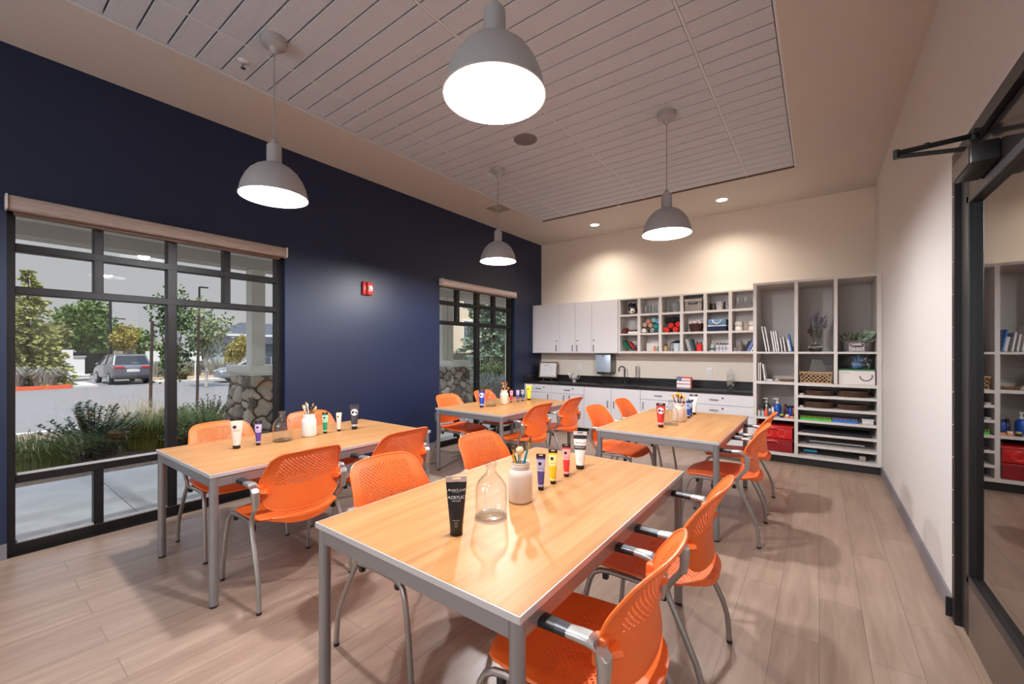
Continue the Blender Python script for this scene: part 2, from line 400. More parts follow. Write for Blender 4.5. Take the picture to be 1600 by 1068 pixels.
# ------------------------------------------------------------------ tables
def table(x0, x1, y0, y1, label):
    cx, cy = (x0 + x1) / 2, (y0 + y1) / 2; hx, hy = (x1 - x0) / 2, (y1 - y0) / 2
    t = thing('work_table', label, 'table', (cx, cy, 0), 0, 'maple topped work tables')
    b = MB(); b.box(-hx + .004, hx - .004, -hy + .004, hy - .004, .72, .74, bev=.0015, seg=1); b.build('tabletop', 'table_maple', t)
    b = MB()
    for (a0, a1, c0, c1) in ((-hx, -hx + .005, -hy, hy), (hx - .005, hx, -hy, hy), (-hx + .005, hx - .005, -hy, -hy + .005), (-hx + .005, hx - .005, hy - .005, hy)): b.box(a0, a1, c0, c1, .718, .7395, bev=.001, seg=1)
    b.build('edge_band', 'edge_silver', t)
    b = MB(); i = .008; w = .022
    for (a0, a1, c0, c1) in ((-hx + i, -hx + i + w, -hy + .04, hy - .04), (hx - i - w, hx - i, -hy + .04, hy - .04), (-hx + .04, hx - .04, -hy + i, -hy + i + w), (-hx + .04, hx - .04, hy - i - w, hy - i)): b.box(a0, a1, c0, c1, .662, .718, bev=.003, seg=1)
    b.build('apron', 'silver_paint', t)
    for sx in (-1, 1):
        for sy in (-1, 1):
            px, py = sx * (hx - .026), sy * (hy - .026)
            b = MB(); b.cyl((px, py, .012), (px, py, .718), .0225, seg=20); lg = b.build('leg', 'silver_paint', t)
            b = MB(); b.cyl((px, py, 0), (px, py, .014), .021, seg=16); b.build('foot', 'black_plastic', lg)
    return t
table(-1.602, -.61, .86, 2.46, 'large maple table nearest the camera, with the black paint tube')
table(-3.66, -2.668, .845, 2.445, 'maple table beside the big window and stone pier, with the cream paint tube')
table(-1.575, -.59, 3.37, 4.93, 'maple table in front of the sink cabinets, with the red paint tube')
table(-3.67, -2.668, 3.435, 4.96, 'maple table by the far window, with yellow and blue paint tubes')

# ------------------------------------------------------------------ chairs
def perf(fn, nu, nv, hole):
    """grid surface fn(u,v)->Vector, u,v in 0..1; hole(u,v) true -> octagonal perforation"""
    b = bmesh.new()
    V = [[b.verts.new(fn(i / nu, j / nv)) for i in range(nu + 1)] for j in range(nv + 1)]
    for j in range(nv):
        for i in range(nu):
            c = [V[j][i], V[j][i + 1], V[j + 1][i + 1], V[j + 1][i]]
            uc, vc = (i + .5) / nu, (j + .5) / nv
            if (i + j) % 2 == 0 and hole(uc, vc):
                mid = []
                for k in range(8):
                    a = 2 * PI * (k + .5) / 8 + PI
                    mid.append(b.verts.new(fn((i + .5 + .41 * math.cos(a)) / nu, (j + .5 + .41 * math.sin(a)) / nv)))
                # corners at angles 225,315,45,135 ; mid k at 202.5,247.5,...
                for q in range(4):
                    m0, m1 = mid[(2 * q) % 8], mid[(2 * q + 1) % 8]; m2 = mid[(2 * q + 2) % 8]
                    b.faces.new((c[q], m1, m0)); b.faces.new((c[q], c[(q + 1) % 4], m2, m1))
            else:
                b.faces.new(c)
    return b
def shell(b, name, m, parent, th):
    me = bpy.data.meshes.new(name); bmesh.ops.recalc_face_normals(b, faces=b.faces)
    bmesh.ops.remove_doubles(b, verts=b.verts, dist=1e-5)
    b.to_mesh(me); b.free()
    o = bpy.data.objects.new(name, me); COL.objects.link(o)
    md = o.modifiers.new('s', 'SOLIDIFY'); md.thickness = th; md.offset = 0; md.use_rim = True
    dg = bpy.context.evaluated_depsgraph_get()
    m2 = bpy.data.meshes.new_from_object(o.evaluated_get(dg)); o.modifiers.clear(); o.data = m2; m2.name = name
    for p in m2.polygons: p.use_smooth = True
    m2.set_sharp_from_angle(angle=R(50))
    m2.materials.clear(); m2.materials.append(mm(m)); o.parent = parent
    return o
def lerp_tab(tab, x):
    for (a, p), (c, q) in zip(tab, tab[1:]):
        if x <= c:
            t = max(0, min(1, (x - a) / (c - a))); t = t * t * (3 - 2 * t) if False else t
            return p + (q - p) * t
    return tab[-1][1]
def smooth_tab(tab):
    n = 60; a, c = tab[0][0], tab[-1][0]
    v = [lerp_tab(tab, a + (c - a) * i / n) for i in range(n + 1)]
    for _ in range(5): v = [v[0]] + [(v[i - 1] + 2 * v[i] + v[i + 1]) / 4 for i in range(1, n)] + [v[-1]]
    return [(a + (c - a) * i / n, v[i]) for i in range(n + 1)]
CEN = smooth_tab([(.46, .03), (.52, .028), (.60, .034), (.66, .034), (.72, .016), (.78, -.014), (.85, -.052)])
EDG = smooth_tab([(.46, .03), (.56, .05), (.64, .066), (.70, .062), (.78, .045), (.85, .030)])
WID = smooth_tab([(.46, .196), (.52, .206), (.58, .220), (.64, .232), (.68, .231), (.74, .218), (.80, .204), (.85, .193)])
def back_pt(uu, v):
    u = math.sin((uu - .5) * PI * .86) / math.sin(PI * .43); a = abs(u)
    zb = .497 + .022 * a ** 2 + .030 * a ** 10
    zt = .848 - .010 * a ** 2 - .036 * a ** 12
    z = zb + (zt - zb) * v
    w = lerp_tab(WID, z)
    return Vector((u * w, lerp_tab(CEN, z) + lerp_tab(EDG, z) * a ** 2.2, z))
def back_hole(uu, v):
    q = abs(math.sin((uu - .5) * PI * .86) / math.sin(PI * .43))
    return q < .76 and v > .40 + .05 * q and v < .905 and (q < .70 or (v > .47 and v < .87))
def seat_pt(uu, v):
    u = uu * 2 - 1; a = abs(u)
    w = .222 + .016 * math.sin(PI * min(1, v * 1.05)) - .03 * max(0, (v - .86) / .14) ** 2 - .035 * max(0, (.12 - v) / .12) ** 2
    f0 = -.008 + .075 * a ** 2.2; f1 = .528 - .035 * a ** 3
    f = f0 + (f1 - f0) * v
    z = .450 + .014 * (1 - v) ** 2 + .010 * a ** 2 * (1 - v * .6) - .016 * max(0, (v - .82) / .18) ** 2
    return Vector((u * w, f, z))
def seat_hole(u, v):
    q = abs(u * 2 - 1)
    return q < .72 and .10 < v < .62 and (q < .62 or .16 < v < .56)
def make_chair():
    t = thing('stacking_armchair', 'x', 'chair', (0, 0, 0), 0, 'orange perforated armchairs')
    bk = perf(back_pt, 50, 40, back_hole)
    o = shell(bk, 'backrest', 'chair_orange', t, .0045)
    # thickened rolled rim and arm sockets of the same plastic
    b = MB()
    loop = [back_pt(0, v / 14) for v in range(15)] + [back_pt(u / 20, 1) for u in range(1, 20)] + [back_pt(1, 1 - v / 14) for v in range(15)]
    b.tube(loop, .0062, 6)
    b.tube([back_pt(u / 20, 0) for u in range(21)], .0055, 6)
    for s in (-1, 1):
        b.box(s * .228 - .018, s * .228 + .018, .078, .118, .588, .668, bev=.008)
        b.tube([(s * .195, .062, .628), (s * .232, .095, .628)], .032, 8, asp=.5)
    b.build('back_rim', 'chair_orange', o)
    sp = perf(seat_pt, 46, 46, seat_hole)
    so = shell(sp, 'seat', 'chair_orange', t, .006)
    b = MB()
    loop = [seat_pt(0, v / 12) for v in range(13)] + [seat_pt(u / 16, 1) for u in range(1, 16)] + [seat_pt(1, 1 - v / 12) for v in range(13)]
    b.tube([p - Vector((0, 0, .003)) for p in loop], .007, 6)
    rear = [seat_pt(u / 16, 0) for u in range(17)]
    for k in range(16):
        p, q = rear[k], rear[k + 1]; i, j = seat_pt(k / 16, .05), seat_pt((k + 1) / 16, .05)
        k0, k1 = 1 - abs(k / 8 - 1) ** 4, 1 - abs((k + 1) / 8 - 1) ** 4; d0, d1 = Vector((0, .006, -.036 * k0)), Vector((0, .006, -.036 * k1))
        b.quad(p, q, q + d1, p + d0); b.quad(p + d0, q + d1, j - Vector((0, 0, .004 + .026 * k1)), i - Vector((0, 0, .004 + .026 * k0)))
    b.build('seat_rim', 'chair_orange', so)
    for s in (-1, 1):
        b = MB(); X = .262 * s
        p = [(.27 * s, 0, .008), (.269 * s, .003, .07), (.268 * s, .010, .135), (.266 * s, .03, .20), (.262 * s, .07, .285), (.257 * s, .112, .37), (.253 * s, .138, .42), (.252 * s, .145, .447), (.253 * s, .137, .472), (.255 * s, .115, .503), (.257 * s, .09, .535), (.258 * s, .078, .565)]
        b.tube(p, .0125, 10); lg = b.build('rear_leg', 'chair_frame', t)
        f = MB(); f.cyl((.27 * s, 0, 0), (.27 * s, 0, .014), .0135, seg=12); f.build('foot_glide', 'black_plastic', lg)
        b = MB()
        p = [(.265 * s, .545, .008), (.264 * s, .535, .12), (.26 * s, .515, .25), (.256 * s, .498, .335), (.252 * s, .485, .385), (.248 * s, .468, .415), (.243 * s, .44, .43), (.238 * s, .40, .434), (.236 * s, .30, .434), (.240 * s, .20, .433), (.247 * s, .148, .432)]
        b.tube(p, .0125, 10); lg = b.build('front_leg', 'chair_frame', t)
        f = MB(); f.cyl((.265 * s, .545, 0), (.265 * s, .545, .014), .0135, seg=12); f.build('foot_glide', 'black_plastic', lg)
        b = MB(); b.box(.235 * s - .012, .235 * s + .012, .405, .43, .395, .43, bev=.004); b.box(.238 * s - .012, .238 * s + .012, .15, .175, .392, .43, bev=.004); b.build('stacking_bumper', 'black_plastic', t)
        b = MB()
        X_, F_, Z_ = Vector((1, 0, 0)), Vector((0, 1, 0)), Vector((0, 0, 1))
        b.loft([((.258 * s, .080, .538), X_, .014, F_, .0145), ((.258 * s, .076, .575), X_, .0175, F_, .0165), ((.259 * s, .074, .615), X_, .021, F_, .0185), ((.2595 * s, .077, .640), X_, .0225, (F_ + Z_ * .15).normalized(), .020),
                ((.260 * s, .085, .660), X_, .0235, (F_ + Z_ * .9).normalized(), .0185), ((.262 * s, .112, .671), X_, .024, (Z_ * 1.0 - F_ * .12).normalized(), .0135), ((.264 * s, .14, .672), X_, .0235, Z_, .0125), ((.266 * s, .172, .671), X_, .0215, Z_, .0115)], 20)
        b.build('arm_bracket', 'arm_cast', t)
        b = MB()
        b.loft([((.266 * s, .172, .671), X_, .0215, Z_, .0125), ((.266 * s, .208, .671), X_, .022, Z_, .0125)], 20); b.build('arm_collar', cmat(84, 84, 88, .4, 30), t)
        b = MB()
        b.loft([((.266 * s, .208, .671), X_, .0235, Z_, .0125), ((.267 * s, .30, .671), X_, .025, Z_, .0135), ((.267 * s, .36, .669), X_, .0245, Z_, .013), ((.266 * s, .40, .666), X_, .022, Z_, .011), ((.266 * s, .412, .664), X_, .012, Z_, .006)], 20); b.build('arm_pad', 'black_plastic', t)
    b = MB()
    for f in (.17, .40): b.tube([(-.235, f, .432), (.235, f, .432)], .010, 8)
    b.build('seat_frame', 'chair_frame', t)
    return t
chair0 = make_chair()
# local +y is the sitter's forward; face +x -> rz=-90deg, face -x -> rz=+90deg
CH = [
 (-1.87, 1.38, 1, 'orange armchair at the left side of the nearest table, beside the black paint tube'),
 (-1.87, 2.15, 1, 'orange armchair at the left side of the nearest table, by its far end'),
 (-.37, 1.25, -1, 'orange armchair lowest in the picture, arm under the nearest table\'s right edge'),
 (-.352, 1.985, -1, 'orange armchair at the nearest table\'s right side, behind the lowest one'),
 (-3.83, 1.28, 1, 'orange armchair in front of the big window, behind the cream paint tube'),
 (-3.84, 2.0, 1, 'orange armchair between navy wall and table, behind the white jar with orange brushes'),
 (-2.415, 1.26, -1, 'orange armchair seen from behind at the window table, in front of the bottle'),
 (-2.415, 1.985, -1, 'orange armchair seen from behind at the window table\'s end, half hidden by another chair'),
 (-3.9, 3.86, 1, 'orange armchair before the far window, in front of the stone pier'),
 (-3.9, 4.58, 1, 'orange armchair before the far window, behind the blue paint tube'),
 (-2.42, 3.83, -1, 'orange armchair seen from behind at the far window table, nearer of its pair'),
 (-2.42, 4.58, -1, 'orange armchair seen from behind at the far window table, in front of white drawers'),
 (-1.86, 3.97, 1, 'orange armchair at the sink side table\'s left, nearer the white paint tube in front'),
 (-1.86, 4.70, 1, 'orange armchair at the sink side table\'s left, in front of the sink cabinet doors'),
 (-.35, 3.72, -1, 'orange armchair at the sink side table\'s right, with both curved legs on open floor'),
 (-.36, 4.46, -1, 'orange armchair at the sink side table\'s right, in front of the red bins'),
]
for i, (x, y, dr, lb) in enumerate(CH):
    rz = -PI / 2 if dr > 0 else PI / 2
    j = R(rnd.uniform(-1.5, 1.5))
    if i == 0:
        chair0.location = (x, y, 0); chair0.rotation_euler = (0, 0, rz + j); chair0['label'] = lb
    else: dup(chair0, (x, y, 0), rz + j, lb)

# ------------------------------------------------------------------ pendants, ceiling fittings
def make_pendant(label):
    t = thing('pendant_lamp', label, 'pendant lamp', (0, 0, 0), 0, 'grey dome pendant lamps')
    H = CZ + .014 - 2.452
    b = MB(); b.lathe([(.082, H), (.082, H - .012), (.074, H - .045), (.05, H - .058), (.034, H - .064), (.026, H - .085), (.012, H - .1)], seg=28); b.build('canopy', 'pendant_grey', t)
    b = MB(); b.cyl((0, 0, .385), (0, 0, H - .09), .0045, seg=8); b.build('cord', cmat(150, 146, 146), t)
    b = MB(); b.lathe([(.0, .395), (.012, .392), (.02, .38), (.02, .365), (.03, .36), (.044, .352), (.0455, .34), (.0455, .235), (.05, .222)], seg=28); b.build('socket_housing', 'pendant_grey', t)
    out = [(.05, .226), (.075, .218), (.11, .198), (.145, .166), (.172, .125), (.192, .078), (.203, .035), (.208, 0)]
    b = MB(); b.lathe(out, seg=48, cap0=False, cap1=False); b.lathe([(.211, 0), (.211, .006), (.206, .006)], seg=48, cap0=False, cap1=False)
    b.build('shade', 'pendant_grey', t, recalc=False)
    inn = [(r - .003, z - .003 if z > 0 else z) for r, z in out]
    b = MB(); b.lathe([(.0, .215)] + inn + [(.211, 0)], seg=48, cap0=False, cap1=False); b.build('reflector', 'pendant_inner', t)
    b = MB(); b.lathe([(0, .212), (.018, .21), (.02, .175), (.034, .15), (.04, .125), (.034, .1), (.018, .088), (0, .085)], seg=20); b.build('bulb', 'bulb_glow', t)
    return t
PEND = [(-2.97, 1.31, 'grey dome pendant lamp hanging over the big window table'), (-1.067, 1.325, 'grey dome pendant lamp hanging over the nearest table, seen from below'),
        (-3.0, 3.79, 'grey dome pendant lamp hanging against the navy wall by the far window'), (-1.09, 3.79, 'grey dome pendant lamp hanging against the cream back wall')]
p0 = make_pendant(PEND[0][2])
for i, (x, y, lb) in enumerate(PEND):
    if i == 0: p0.location = (x, y, 2.452)
    else: dup(p0, (x, y, 2.452), 0, lb)
    L = bpy.data.lights.new('pendant_light', 'POINT'); L.energy = PEND_W; L.color = (.98, .985, 1); L.shadow_soft_size = .05
    lo = bpy.data.objects.new('pendant_light', L); COL.objects.link(lo); lo.location = (x, y, 2.495)
def downlight(x, y, label, on=True):
    t = thing('downlight', label, 'downlight', (x, y, CZ), 0, 'recessed ceiling downlights')
    b = MB(); b.lathe([(.086, 0), (.086, -.004), (.078, -.006), (.068, -.004), (.066, 0)], seg=28, cap0=False, cap1=False); b.build('trim_ring', 'white_plastic', t)
    b = MB(); b.lathe([(.067, -.001), (.067, -.002)], seg=24); b.build('diffuser', 'downlight_glow', t)
    L = bpy.data.lights.new('downlight_spot', 'SPOT'); L.energy = DOWN_W; L.color = (1, .90, .78); L.spot_size = R(140); L.spot_blend = 1; L.shadow_soft_size = .06
    lo = bpy.data.objects.new('downlight_spot', L); COL.objects.link(lo); lo.location = (x, y, CZ - .02)
downlight(-3.0, 6.38, 'small round recessed downlight above the white wall cabinets')
downlight(-1.085, 6.37, 'small round recessed downlight above the cubby shelves')
for x in (-3.6, -2.0, -.3):
    L = bpy.data.lights.new('rear_fill_spot', 'SPOT'); L.energy = SPOT_FILL_W; L.color = (1, .96, .92); L.spot_size = R(150); L.spot_blend = .8; L.shadow_soft_size = .25  # unseen fill spots, added behind the camera to brighten the room
    lo = bpy.data.objects.new('rear_fill_spot', L); COL.objects.link(lo); lo.location = (x, -1.5, CZ - .05)
t = thing('ceiling_speaker', 'round grey ceiling speaker grille between the pendant lamps', 'speaker', (-2.356, 3.416, CZ + .014))
b = MB(); b.lathe([(.115, 0), (.115, -.006), (.105, -.01), (0, -.012)], seg=32); b.build('grille', 'speaker_grey', t)
b = MB(); b.lathe([(.118, 0), (.118, -.005), (.113, -.007)], seg=32, cap0=False, cap1=False); b.build('rim', cmat(140, 134, 134), t)
def sprinkler(x, y, label):
    t = thing('fire_sprinkler', label, 'sprinkler', (x, y, CZ + .014), 0, 'ceiling sprinkler heads')
    b = MB(); b.lathe([(.035, 0), (.033, -.006), (.018, -.012), (.012, -.014)], seg=20); b.build('escutcheon', 'tbar_white', t)
    b = MB(); b.cyl((0, 0, -.012), (0, 0, -.03), .008, seg=10)
    for s in (-1, 1): b.tube([(s * .008, 0, -.018), (s * .016, 0, -.032), (s * .005, 0, -.05)], .003, 6)
    b.cyl((0, 0, -.05), (0, 0, -.053), .017, seg=12); b.build('sprinkler_head', 'chrome', t)
sprinkler(-3.374, 1.274, 'small sprinkler head beside the pendant canopy over the window table')
sprinkler(-2.298, 5.66, 'small sprinkler head at the rear edge of the plank ceiling')
t = thing('air_vent', 'square slatted air vent in the soffit above the far window', 'vent', (-3.80, 4.81, CZ))
b = MB(); b.box(-.15, .15, -.15, .15, -.008, 0, bev=.003, seg=1); b.build('vent_frame', 'vent_grey', t)
for i, (sx, sy) in enumerate(((-1, -1), (1, -1), (-1, 1), (1, 1))):
    b = MB(); b.box(min(sx * .01, sx * .13), max(sx * .01, sx * .13), min(sy * .01, sy * .13), max(sy * .01, sy * .13), -.0095, -.0075)
    o = b.build('louver_panel', 'vent_dark', t, smooth=0)
    b = MB()
    for k in range(5):
        c = .022 + k * .024
        if i in (0, 3): b.box(min(sx * .01, sx * .13), max(sx * .01, sx * .13), sy * c - .003, sy * c + .003, -.014, -.009)
        else: b.box(sx * c - .003, sx * c + .003, min(sy * .01, sy * .13), max(sy * .01, sy * .13), -.014, -.009)
    b.build('slat', 'vent_grey', o, smooth=0)
# fire alarm
t = thing('fire_alarm_strobe', 'red fire alarm strobe mounted on the navy wall', 'fire alarm', (LW, 3.03, 2.175))
b = MB(); b.box(0, .03, -.062, .062, -.08, .08, bev=.006); b.build('back_box', 'alarm_red', t)
b = MB(); b.box(.03, .058, -.018, .06, -.076, .076, bev=.006); b.build('horn_cover', 'alarm_red', t)
b = MB(); b.ball((.06, .02, .0), .03, 14, sx=.7, sy=1.0, sz=.85); b.build('strobe_lens', 'lens_white', t)
b = MB(); b.box(.058, .0605, -.004, .046, -.032, .032, bev=.001, seg=1); b.build('strobe_plate', 'white_plastic', t)
b = text_mb('FIRE', .03); b.xf(Matrix.Translation((.0312, -.04, 0)) @ Matrix.Rotation(PI / 2, 4, 'Z') @ Matrix.Rotation(PI / 2, 4, 'Y'))
b.build('lettering', 'white_plastic', t, smooth=0, recalc=False)
# ------------------------------------------------------------------ cabinets along the back wall
CT = .855; CF = 6.40; BFY = 6.42
def handle_h(b, x, y, z, w=.075):
    for s in (-1, 1): b.cyl((x + s * w * .45, y, z), (x + s * w * .45, y - .025, z), .004, seg=8)
    b.tube([(x - w / 2, y - .026, z), (x + w / 2, y - .026, z)], .0048, 8)
def handle_v(b, x, y, z, h=.11):
    for s in (-1, 1): b.cyl((x, y, z + s * h * .42), (x, y - .025, z + s * h * .42), .004, seg=8)
    b.tube([(x, y - .026, z - h / 2), (x, y - .026, z + h / 2)], .0048, 8)
def cabinet(name, label, x0, x1, y0, y1, z0, z1, doors=(), drawers=(), toe=True, group=None):
    """doors: (x0,x1,z0,z1,handle x,handle z,lock z or None); drawers: (x0,x1,z0,z1,handle x, lock x)"""
    t = thing(name, label, 'cabinet', ((x0 + x1) / 2, (y0 + y1) / 2, z0), 0, group)
    cx, cy = (x0 + x1) / 2, (y0 + y1) / 2
    L = Matrix.Translation((-cx, -cy, -z0))
    b = MB(); b.box(x0 + .001, x1 - .001, y0 + .022, y1, z0 + (.1 if toe else 0), z1)
    b.xf(L).build('body', 'laminate_light', t, smooth=0)
    if toe:
        b = MB(); b.box(x0 + .001, x1 - .001, y0 + .07, y1, z0, z0 + .1); b.xf(L).build('toe_kick', 'black_plastic', t, smooth=0)
    for (a, c, e, f, hx, hz, lk) in doors:
        b = MB(); b.box(a + .0025, c - .0025, y0, y0 + .02, e + .0025, f - .0025, bev=.0015, seg=1); o = b.xf(L).build('door', 'laminate_light', t)
        b = MB(); handle_v(b, hx, y0, hz); b.xf(L).build('handle', 'black_plastic', o)
        if lk: b = MB(); b.cyl((hx, y0 + .001, lk), (hx, y0 - .006, lk), .011, seg=14); b.xf(L).build('lock', 'black_plastic', o)
    for (a, c, e, f, hx, lk) in drawers:
        b = MB(); b.box(a + .0025, c - .0025, y0, y0 + .02, e + .0025, f - .0025, bev=.0015, seg=1); o = b.xf(L).build('drawer', 'laminate_light', t)
        b = MB(); handle_h(b, hx, y0, (e + f) / 2 - .005, .11); b.xf(L).build('handle', 'black_plastic', o)
        if lk: b = MB(); b.cyl((lk, y0 + .001, (e + f) / 2 + .02), (lk, y0 - .006, (e + f) / 2 + .02), .011, seg=14); b.xf(L).build('lock', 'black_plastic', o)
    return t
TB = CT - .04
bg = 'white base cabinets under the counter'
cabinet('base_cabinet', 'white base cabinet in the corner by the navy wall, with one drawer', -4.45, -3.865, BFY, BY - .004, 0, TB, [(-4.45, -3.865, .105, .665, -3.925, .585, None)], [(-4.45, -3.865, .665, TB, -4.13, -4.02)], group=bg)
cabinet('base_cabinet', 'white base cabinet behind the far window chairs, drawer lock above two doors', -3.865, -3.22, BFY, BY - .004, 0, TB, [(-3.865, -3.545, .105, .665, -3.60, .585, None), (-3.545, -3.22, .105, .665, -3.49, .585, None)], [(-3.865, -3.22, .665, TB, -3.54, -3.43)], group=bg)
cabinet('base_cabinet', 'white double door sink cabinet without drawers under the faucet', -3.22, -2.25, BFY, BY - .004, 0, TB, [(-3.22, -2.732, .105, TB, -2.785, .545, None), (-2.732, -2.25, .105, TB, -2.68, .545, None)], [], group=bg)
cabinet('base_cabinet', 'narrow white base cabinet right of the sink doors, door below one drawer', -2.25, -1.69, BFY, BY - .004, 0, TB, [(-2.25, -1.69, .105, .665, -2.20, .565, None)], [(-2.25, -1.69, .665, TB, -1.97, None)], group=bg)
cabinet('base_cabinet', 'white three drawer base cabinet next to the tall shelf unit', -1.69, -.70, BFY, BY - .004, 0, TB, [], [(-1.69, -.70, .655, TB, -1.195, -1.085), (-1.69, -.70, .522, .655, -1.195, -1.085), (-1.69, -.70, .105, .522, -1.195, -1.085)], group=bg)
UZ0, UZ1, UY = 1.376, 2.285, 6.67
ug = 'white wall cabinets'
lk = 1.60; hz = 1.465
cabinet('wall_cabinet', 'white wall cabinet with one wide door touching the navy wall', -4.445, -3.842, UY, BY - .004, UZ0, UZ1, [(-4.40, -3.842, UZ0, UZ1, -3.90, hz, lk)], [], False, ug)
cabinet('wall_cabinet', 'white wall cabinet with a pair of narrow doors, middle of the row', -3.842, -3.20, UY, BY - .004, UZ0, UZ1, [(-3.842, -3.52, UZ0, UZ1, -3.565, hz, None), (-3.52, -3.20, UZ0, UZ1, -3.475, hz, lk)], [], False, ug)
cabinet('wall_cabinet', 'white wall cabinet with one wide door next to the cubby shelves', -3.20, -2.715, UY, BY - .004, UZ0, UZ1, [(-3.20, -2.715, UZ0, UZ1, -3.155, hz, lk)], [], False, ug)
# counter with sink cut-out
SX0, SX1, SY0, SY1 = -3.07, -2.42, 6.50, 6.82
t = thing('countertop', 'long black wood grain countertop with sink and low backsplash', 'countertop', (-2.58, 6.7, CT - .04))
L = Matrix.Translation((2.58, -6.7, -CT + .04))
b = MB()
for q in ((LW + .002, SX0, CF, BY - .014), (SX1, -.70, CF, BY - .014), (SX0, SX1, CF, SY0), (SX0, SX1, SY1, BY - .014)): b.box(q[0], q[1], q[2], q[3], CT - .04, CT)
b.xf(L).build('worktop', 'counter_black', t, smooth=0)
b = MB(); b.box(LW + .002, -.70, BY - .014, BY - .003, CT - .04, CT + .105, bev=.002, seg=1); b.box(LW + .002, LW + .014, CF + .012, BY - .014, CT, CT + .105, bev=.002, seg=1); b.xf(L).build('backsplash', 'counter_black', t)
b = MB()
for q in ((SX0, SX0 + .01, SY0, SY1), (SX1 - .01, SX1, SY0, SY1), (SX0, SX1, SY0, SY0 + .01), (SX0, SX1, SY1 - .01, SY1)): b.box(q[0], q[1], q[2], q[3], CT - .04 - .13, CT - .006)
b.box(SX0, SX1, SY0, SY1, CT - .175, CT - .17); b.xf(L).build('sink_basin', cmat(30, 30, 32, .35), t, smooth=0)
b = MB(); b.box(SX0 - .01, SX1 + .01, SY0 - .01, SY0, CT - .001, CT + .003); b.box(SX0 - .01, SX1 + .01, SY1, SY1 + .01, CT - .001, CT + .003); b.box(SX0 - .012, SX0, SY0 - .01, SY1 + .01, CT - .001, CT + .003); b.box(SX1, SX1 + .012, SY0 - .01, SY1 + .01, CT - .001, CT + .003); b.xf(L).build('sink_rim', cmat(58, 56, 58, .3), t, smooth=0)
t = thing('faucet', 'black gooseneck faucet behind the counter sink', 'faucet', (-2.685, 6.90, CT))
b = MB(); b.cyl((0, 0, 0), (0, 0, .05), .024); b.cyl((0, 0, .05), (0, 0, .06), .02, .014)
pts = [(0, 0, .05), (0, 0, .24)] + [(-.035 * (1 - math.cos(a)), -.045 * (1 - math.cos(a)), .24 + .055 * math.sin(a)) for a in [PI * k / 8 for k in range(1, 9)]] + [(-.07, -.09, .205)]
b.tube(pts, .0105, 10); b.build('spout', 'black_metal', t)
b = MB(); b.cyl((.04, 0, 0), (.04, 0, .035), .016); b.tube([(.04, 0, .03), (.052, 0, .06), (.056, 0, .115)], .006, 8); b.build('lever', 'black_metal', t)
t = thing('towel_dispenser', 'brushed steel paper towel dispenser on the wall beneath the cabinets', 'towel dispenser', (-3.03, BY, 1.04))
b = MB(); b.box(-.14, .14, -.235, 0, 0, .315, bev=.006); b.build('cabinet_body', 'steel_dark', t)
b = MB(); b.box(-.138, .138, -.24, -.232, .008, .31, bev=.004); b.build('front_cover', 'steel_brushed', t)
b = MB(); b.box(-.12, .125, -.225, -.02, -.03, .002, bev=.004); b.build('towel_slot', 'black_plastic', t)
b = MB(); b.cyl((0, -.238, .285), (0, -.243, .285), .011, seg=14); b.build('lock', 'black_plastic', t)
b = MB(); b.cyl((0, 0, 0), (0, 0, .19), .028, seg=20); b.cyl((0, 0, .19), (0, 0, .197), .03, seg=20)
tag(b.build('cup_dispenser_tube', 'chrome', loc=(-2.49, 6.96, CT + .105)), 'upright steel tube standing behind the sink at the backsplash', 'tube')
def outlet(x, z, w, label, sw):
    t = thing('wall_plate', label, 'wall plate', (x, BY, z))
    b = MB(); b.box(-w / 2, w / 2, -.006, 0, -.06, .06, bev=.003); b.build('plate', 'white_plastic', t)
    k = int(w / .045)
    for i in range(k):
        b = MB(); c = (i - (k - 1) / 2) * .045; b.box(c - .016, c + .016, -.009, -.005, -.034, .034, bev=.002, seg=1); b.build('rocker' if sw else 'socket', cmat(222, 220, 216), t)
outlet(-1.37, 1.095, .09, 'white outlet plate on the back wall above the flag block', False)
outlet(-3.60, 1.115, .09, 'white switch plate on the back wall behind the teapot', True)

# ------------------------------------------------------------------ cubby shelves
CX = [-2.71, -2.36, -2.02, -1.697, -1.362, -1.028, -.70]
t = thing('cubby_shelf', 'pale wall cubby shelf with eighteen square compartments above the counter', 'shelf', (-1.7, 6.84, UZ0))
L = Matrix.Translation((1.7, -6.84, -UZ0))
ZR = [(1.985, 2.018), (1.675, 1.705)]
b = MB(); b.box(CX[0], CX[6], UY, BY, UZ0, UZ0 + .035); b.xf(L).build('bottom_panel', 'laminate_shelf', t, smooth=0)
b = MB(); b.box(CX[0], CX[6], UY, BY, UZ1 - .022, UZ1); b.xf(L).build('top_panel', 'laminate_shelf', t, smooth=0)
b = MB(); b.box(CX[0] + .02, CX[6], BY - .012, BY - .001, UZ0 + .035, UZ1 - .022); b.xf(L).build('back_panel', 'laminate_shelf', t, smooth=0)
for i, x in enumerate(CX):
    w = .021; a = x if i == 0 else (x - w if i == 6 else x - w)
    c = x + (w * 1.6 if i == 0 else (0 if i == 6 else w))
    if i in (1, 2, 3, 4, 5): a, c = x - .022, x + .022
    b = MB(); b.box(a, c, UY - .001, BY - .012, UZ0 + .035, UZ1 - .022); b.xf(L).build('divider', 'laminate_shelf', t, smooth=0)
for i in range(6):
    for (e, f) in ZR:
        b = MB(); b.box(CX[i] + .022, CX[i + 1] - .022, UY, BY - .012, e, f); b.xf(L).build('shelf_board', 'laminate_shelf', t, smooth=0)
F1, F2, F3 = 2.018, 1.705, UZ0 + .035
def cell(i, f): return CX[i] + .022 + (CX[i + 1] - CX[i] - .044) * f
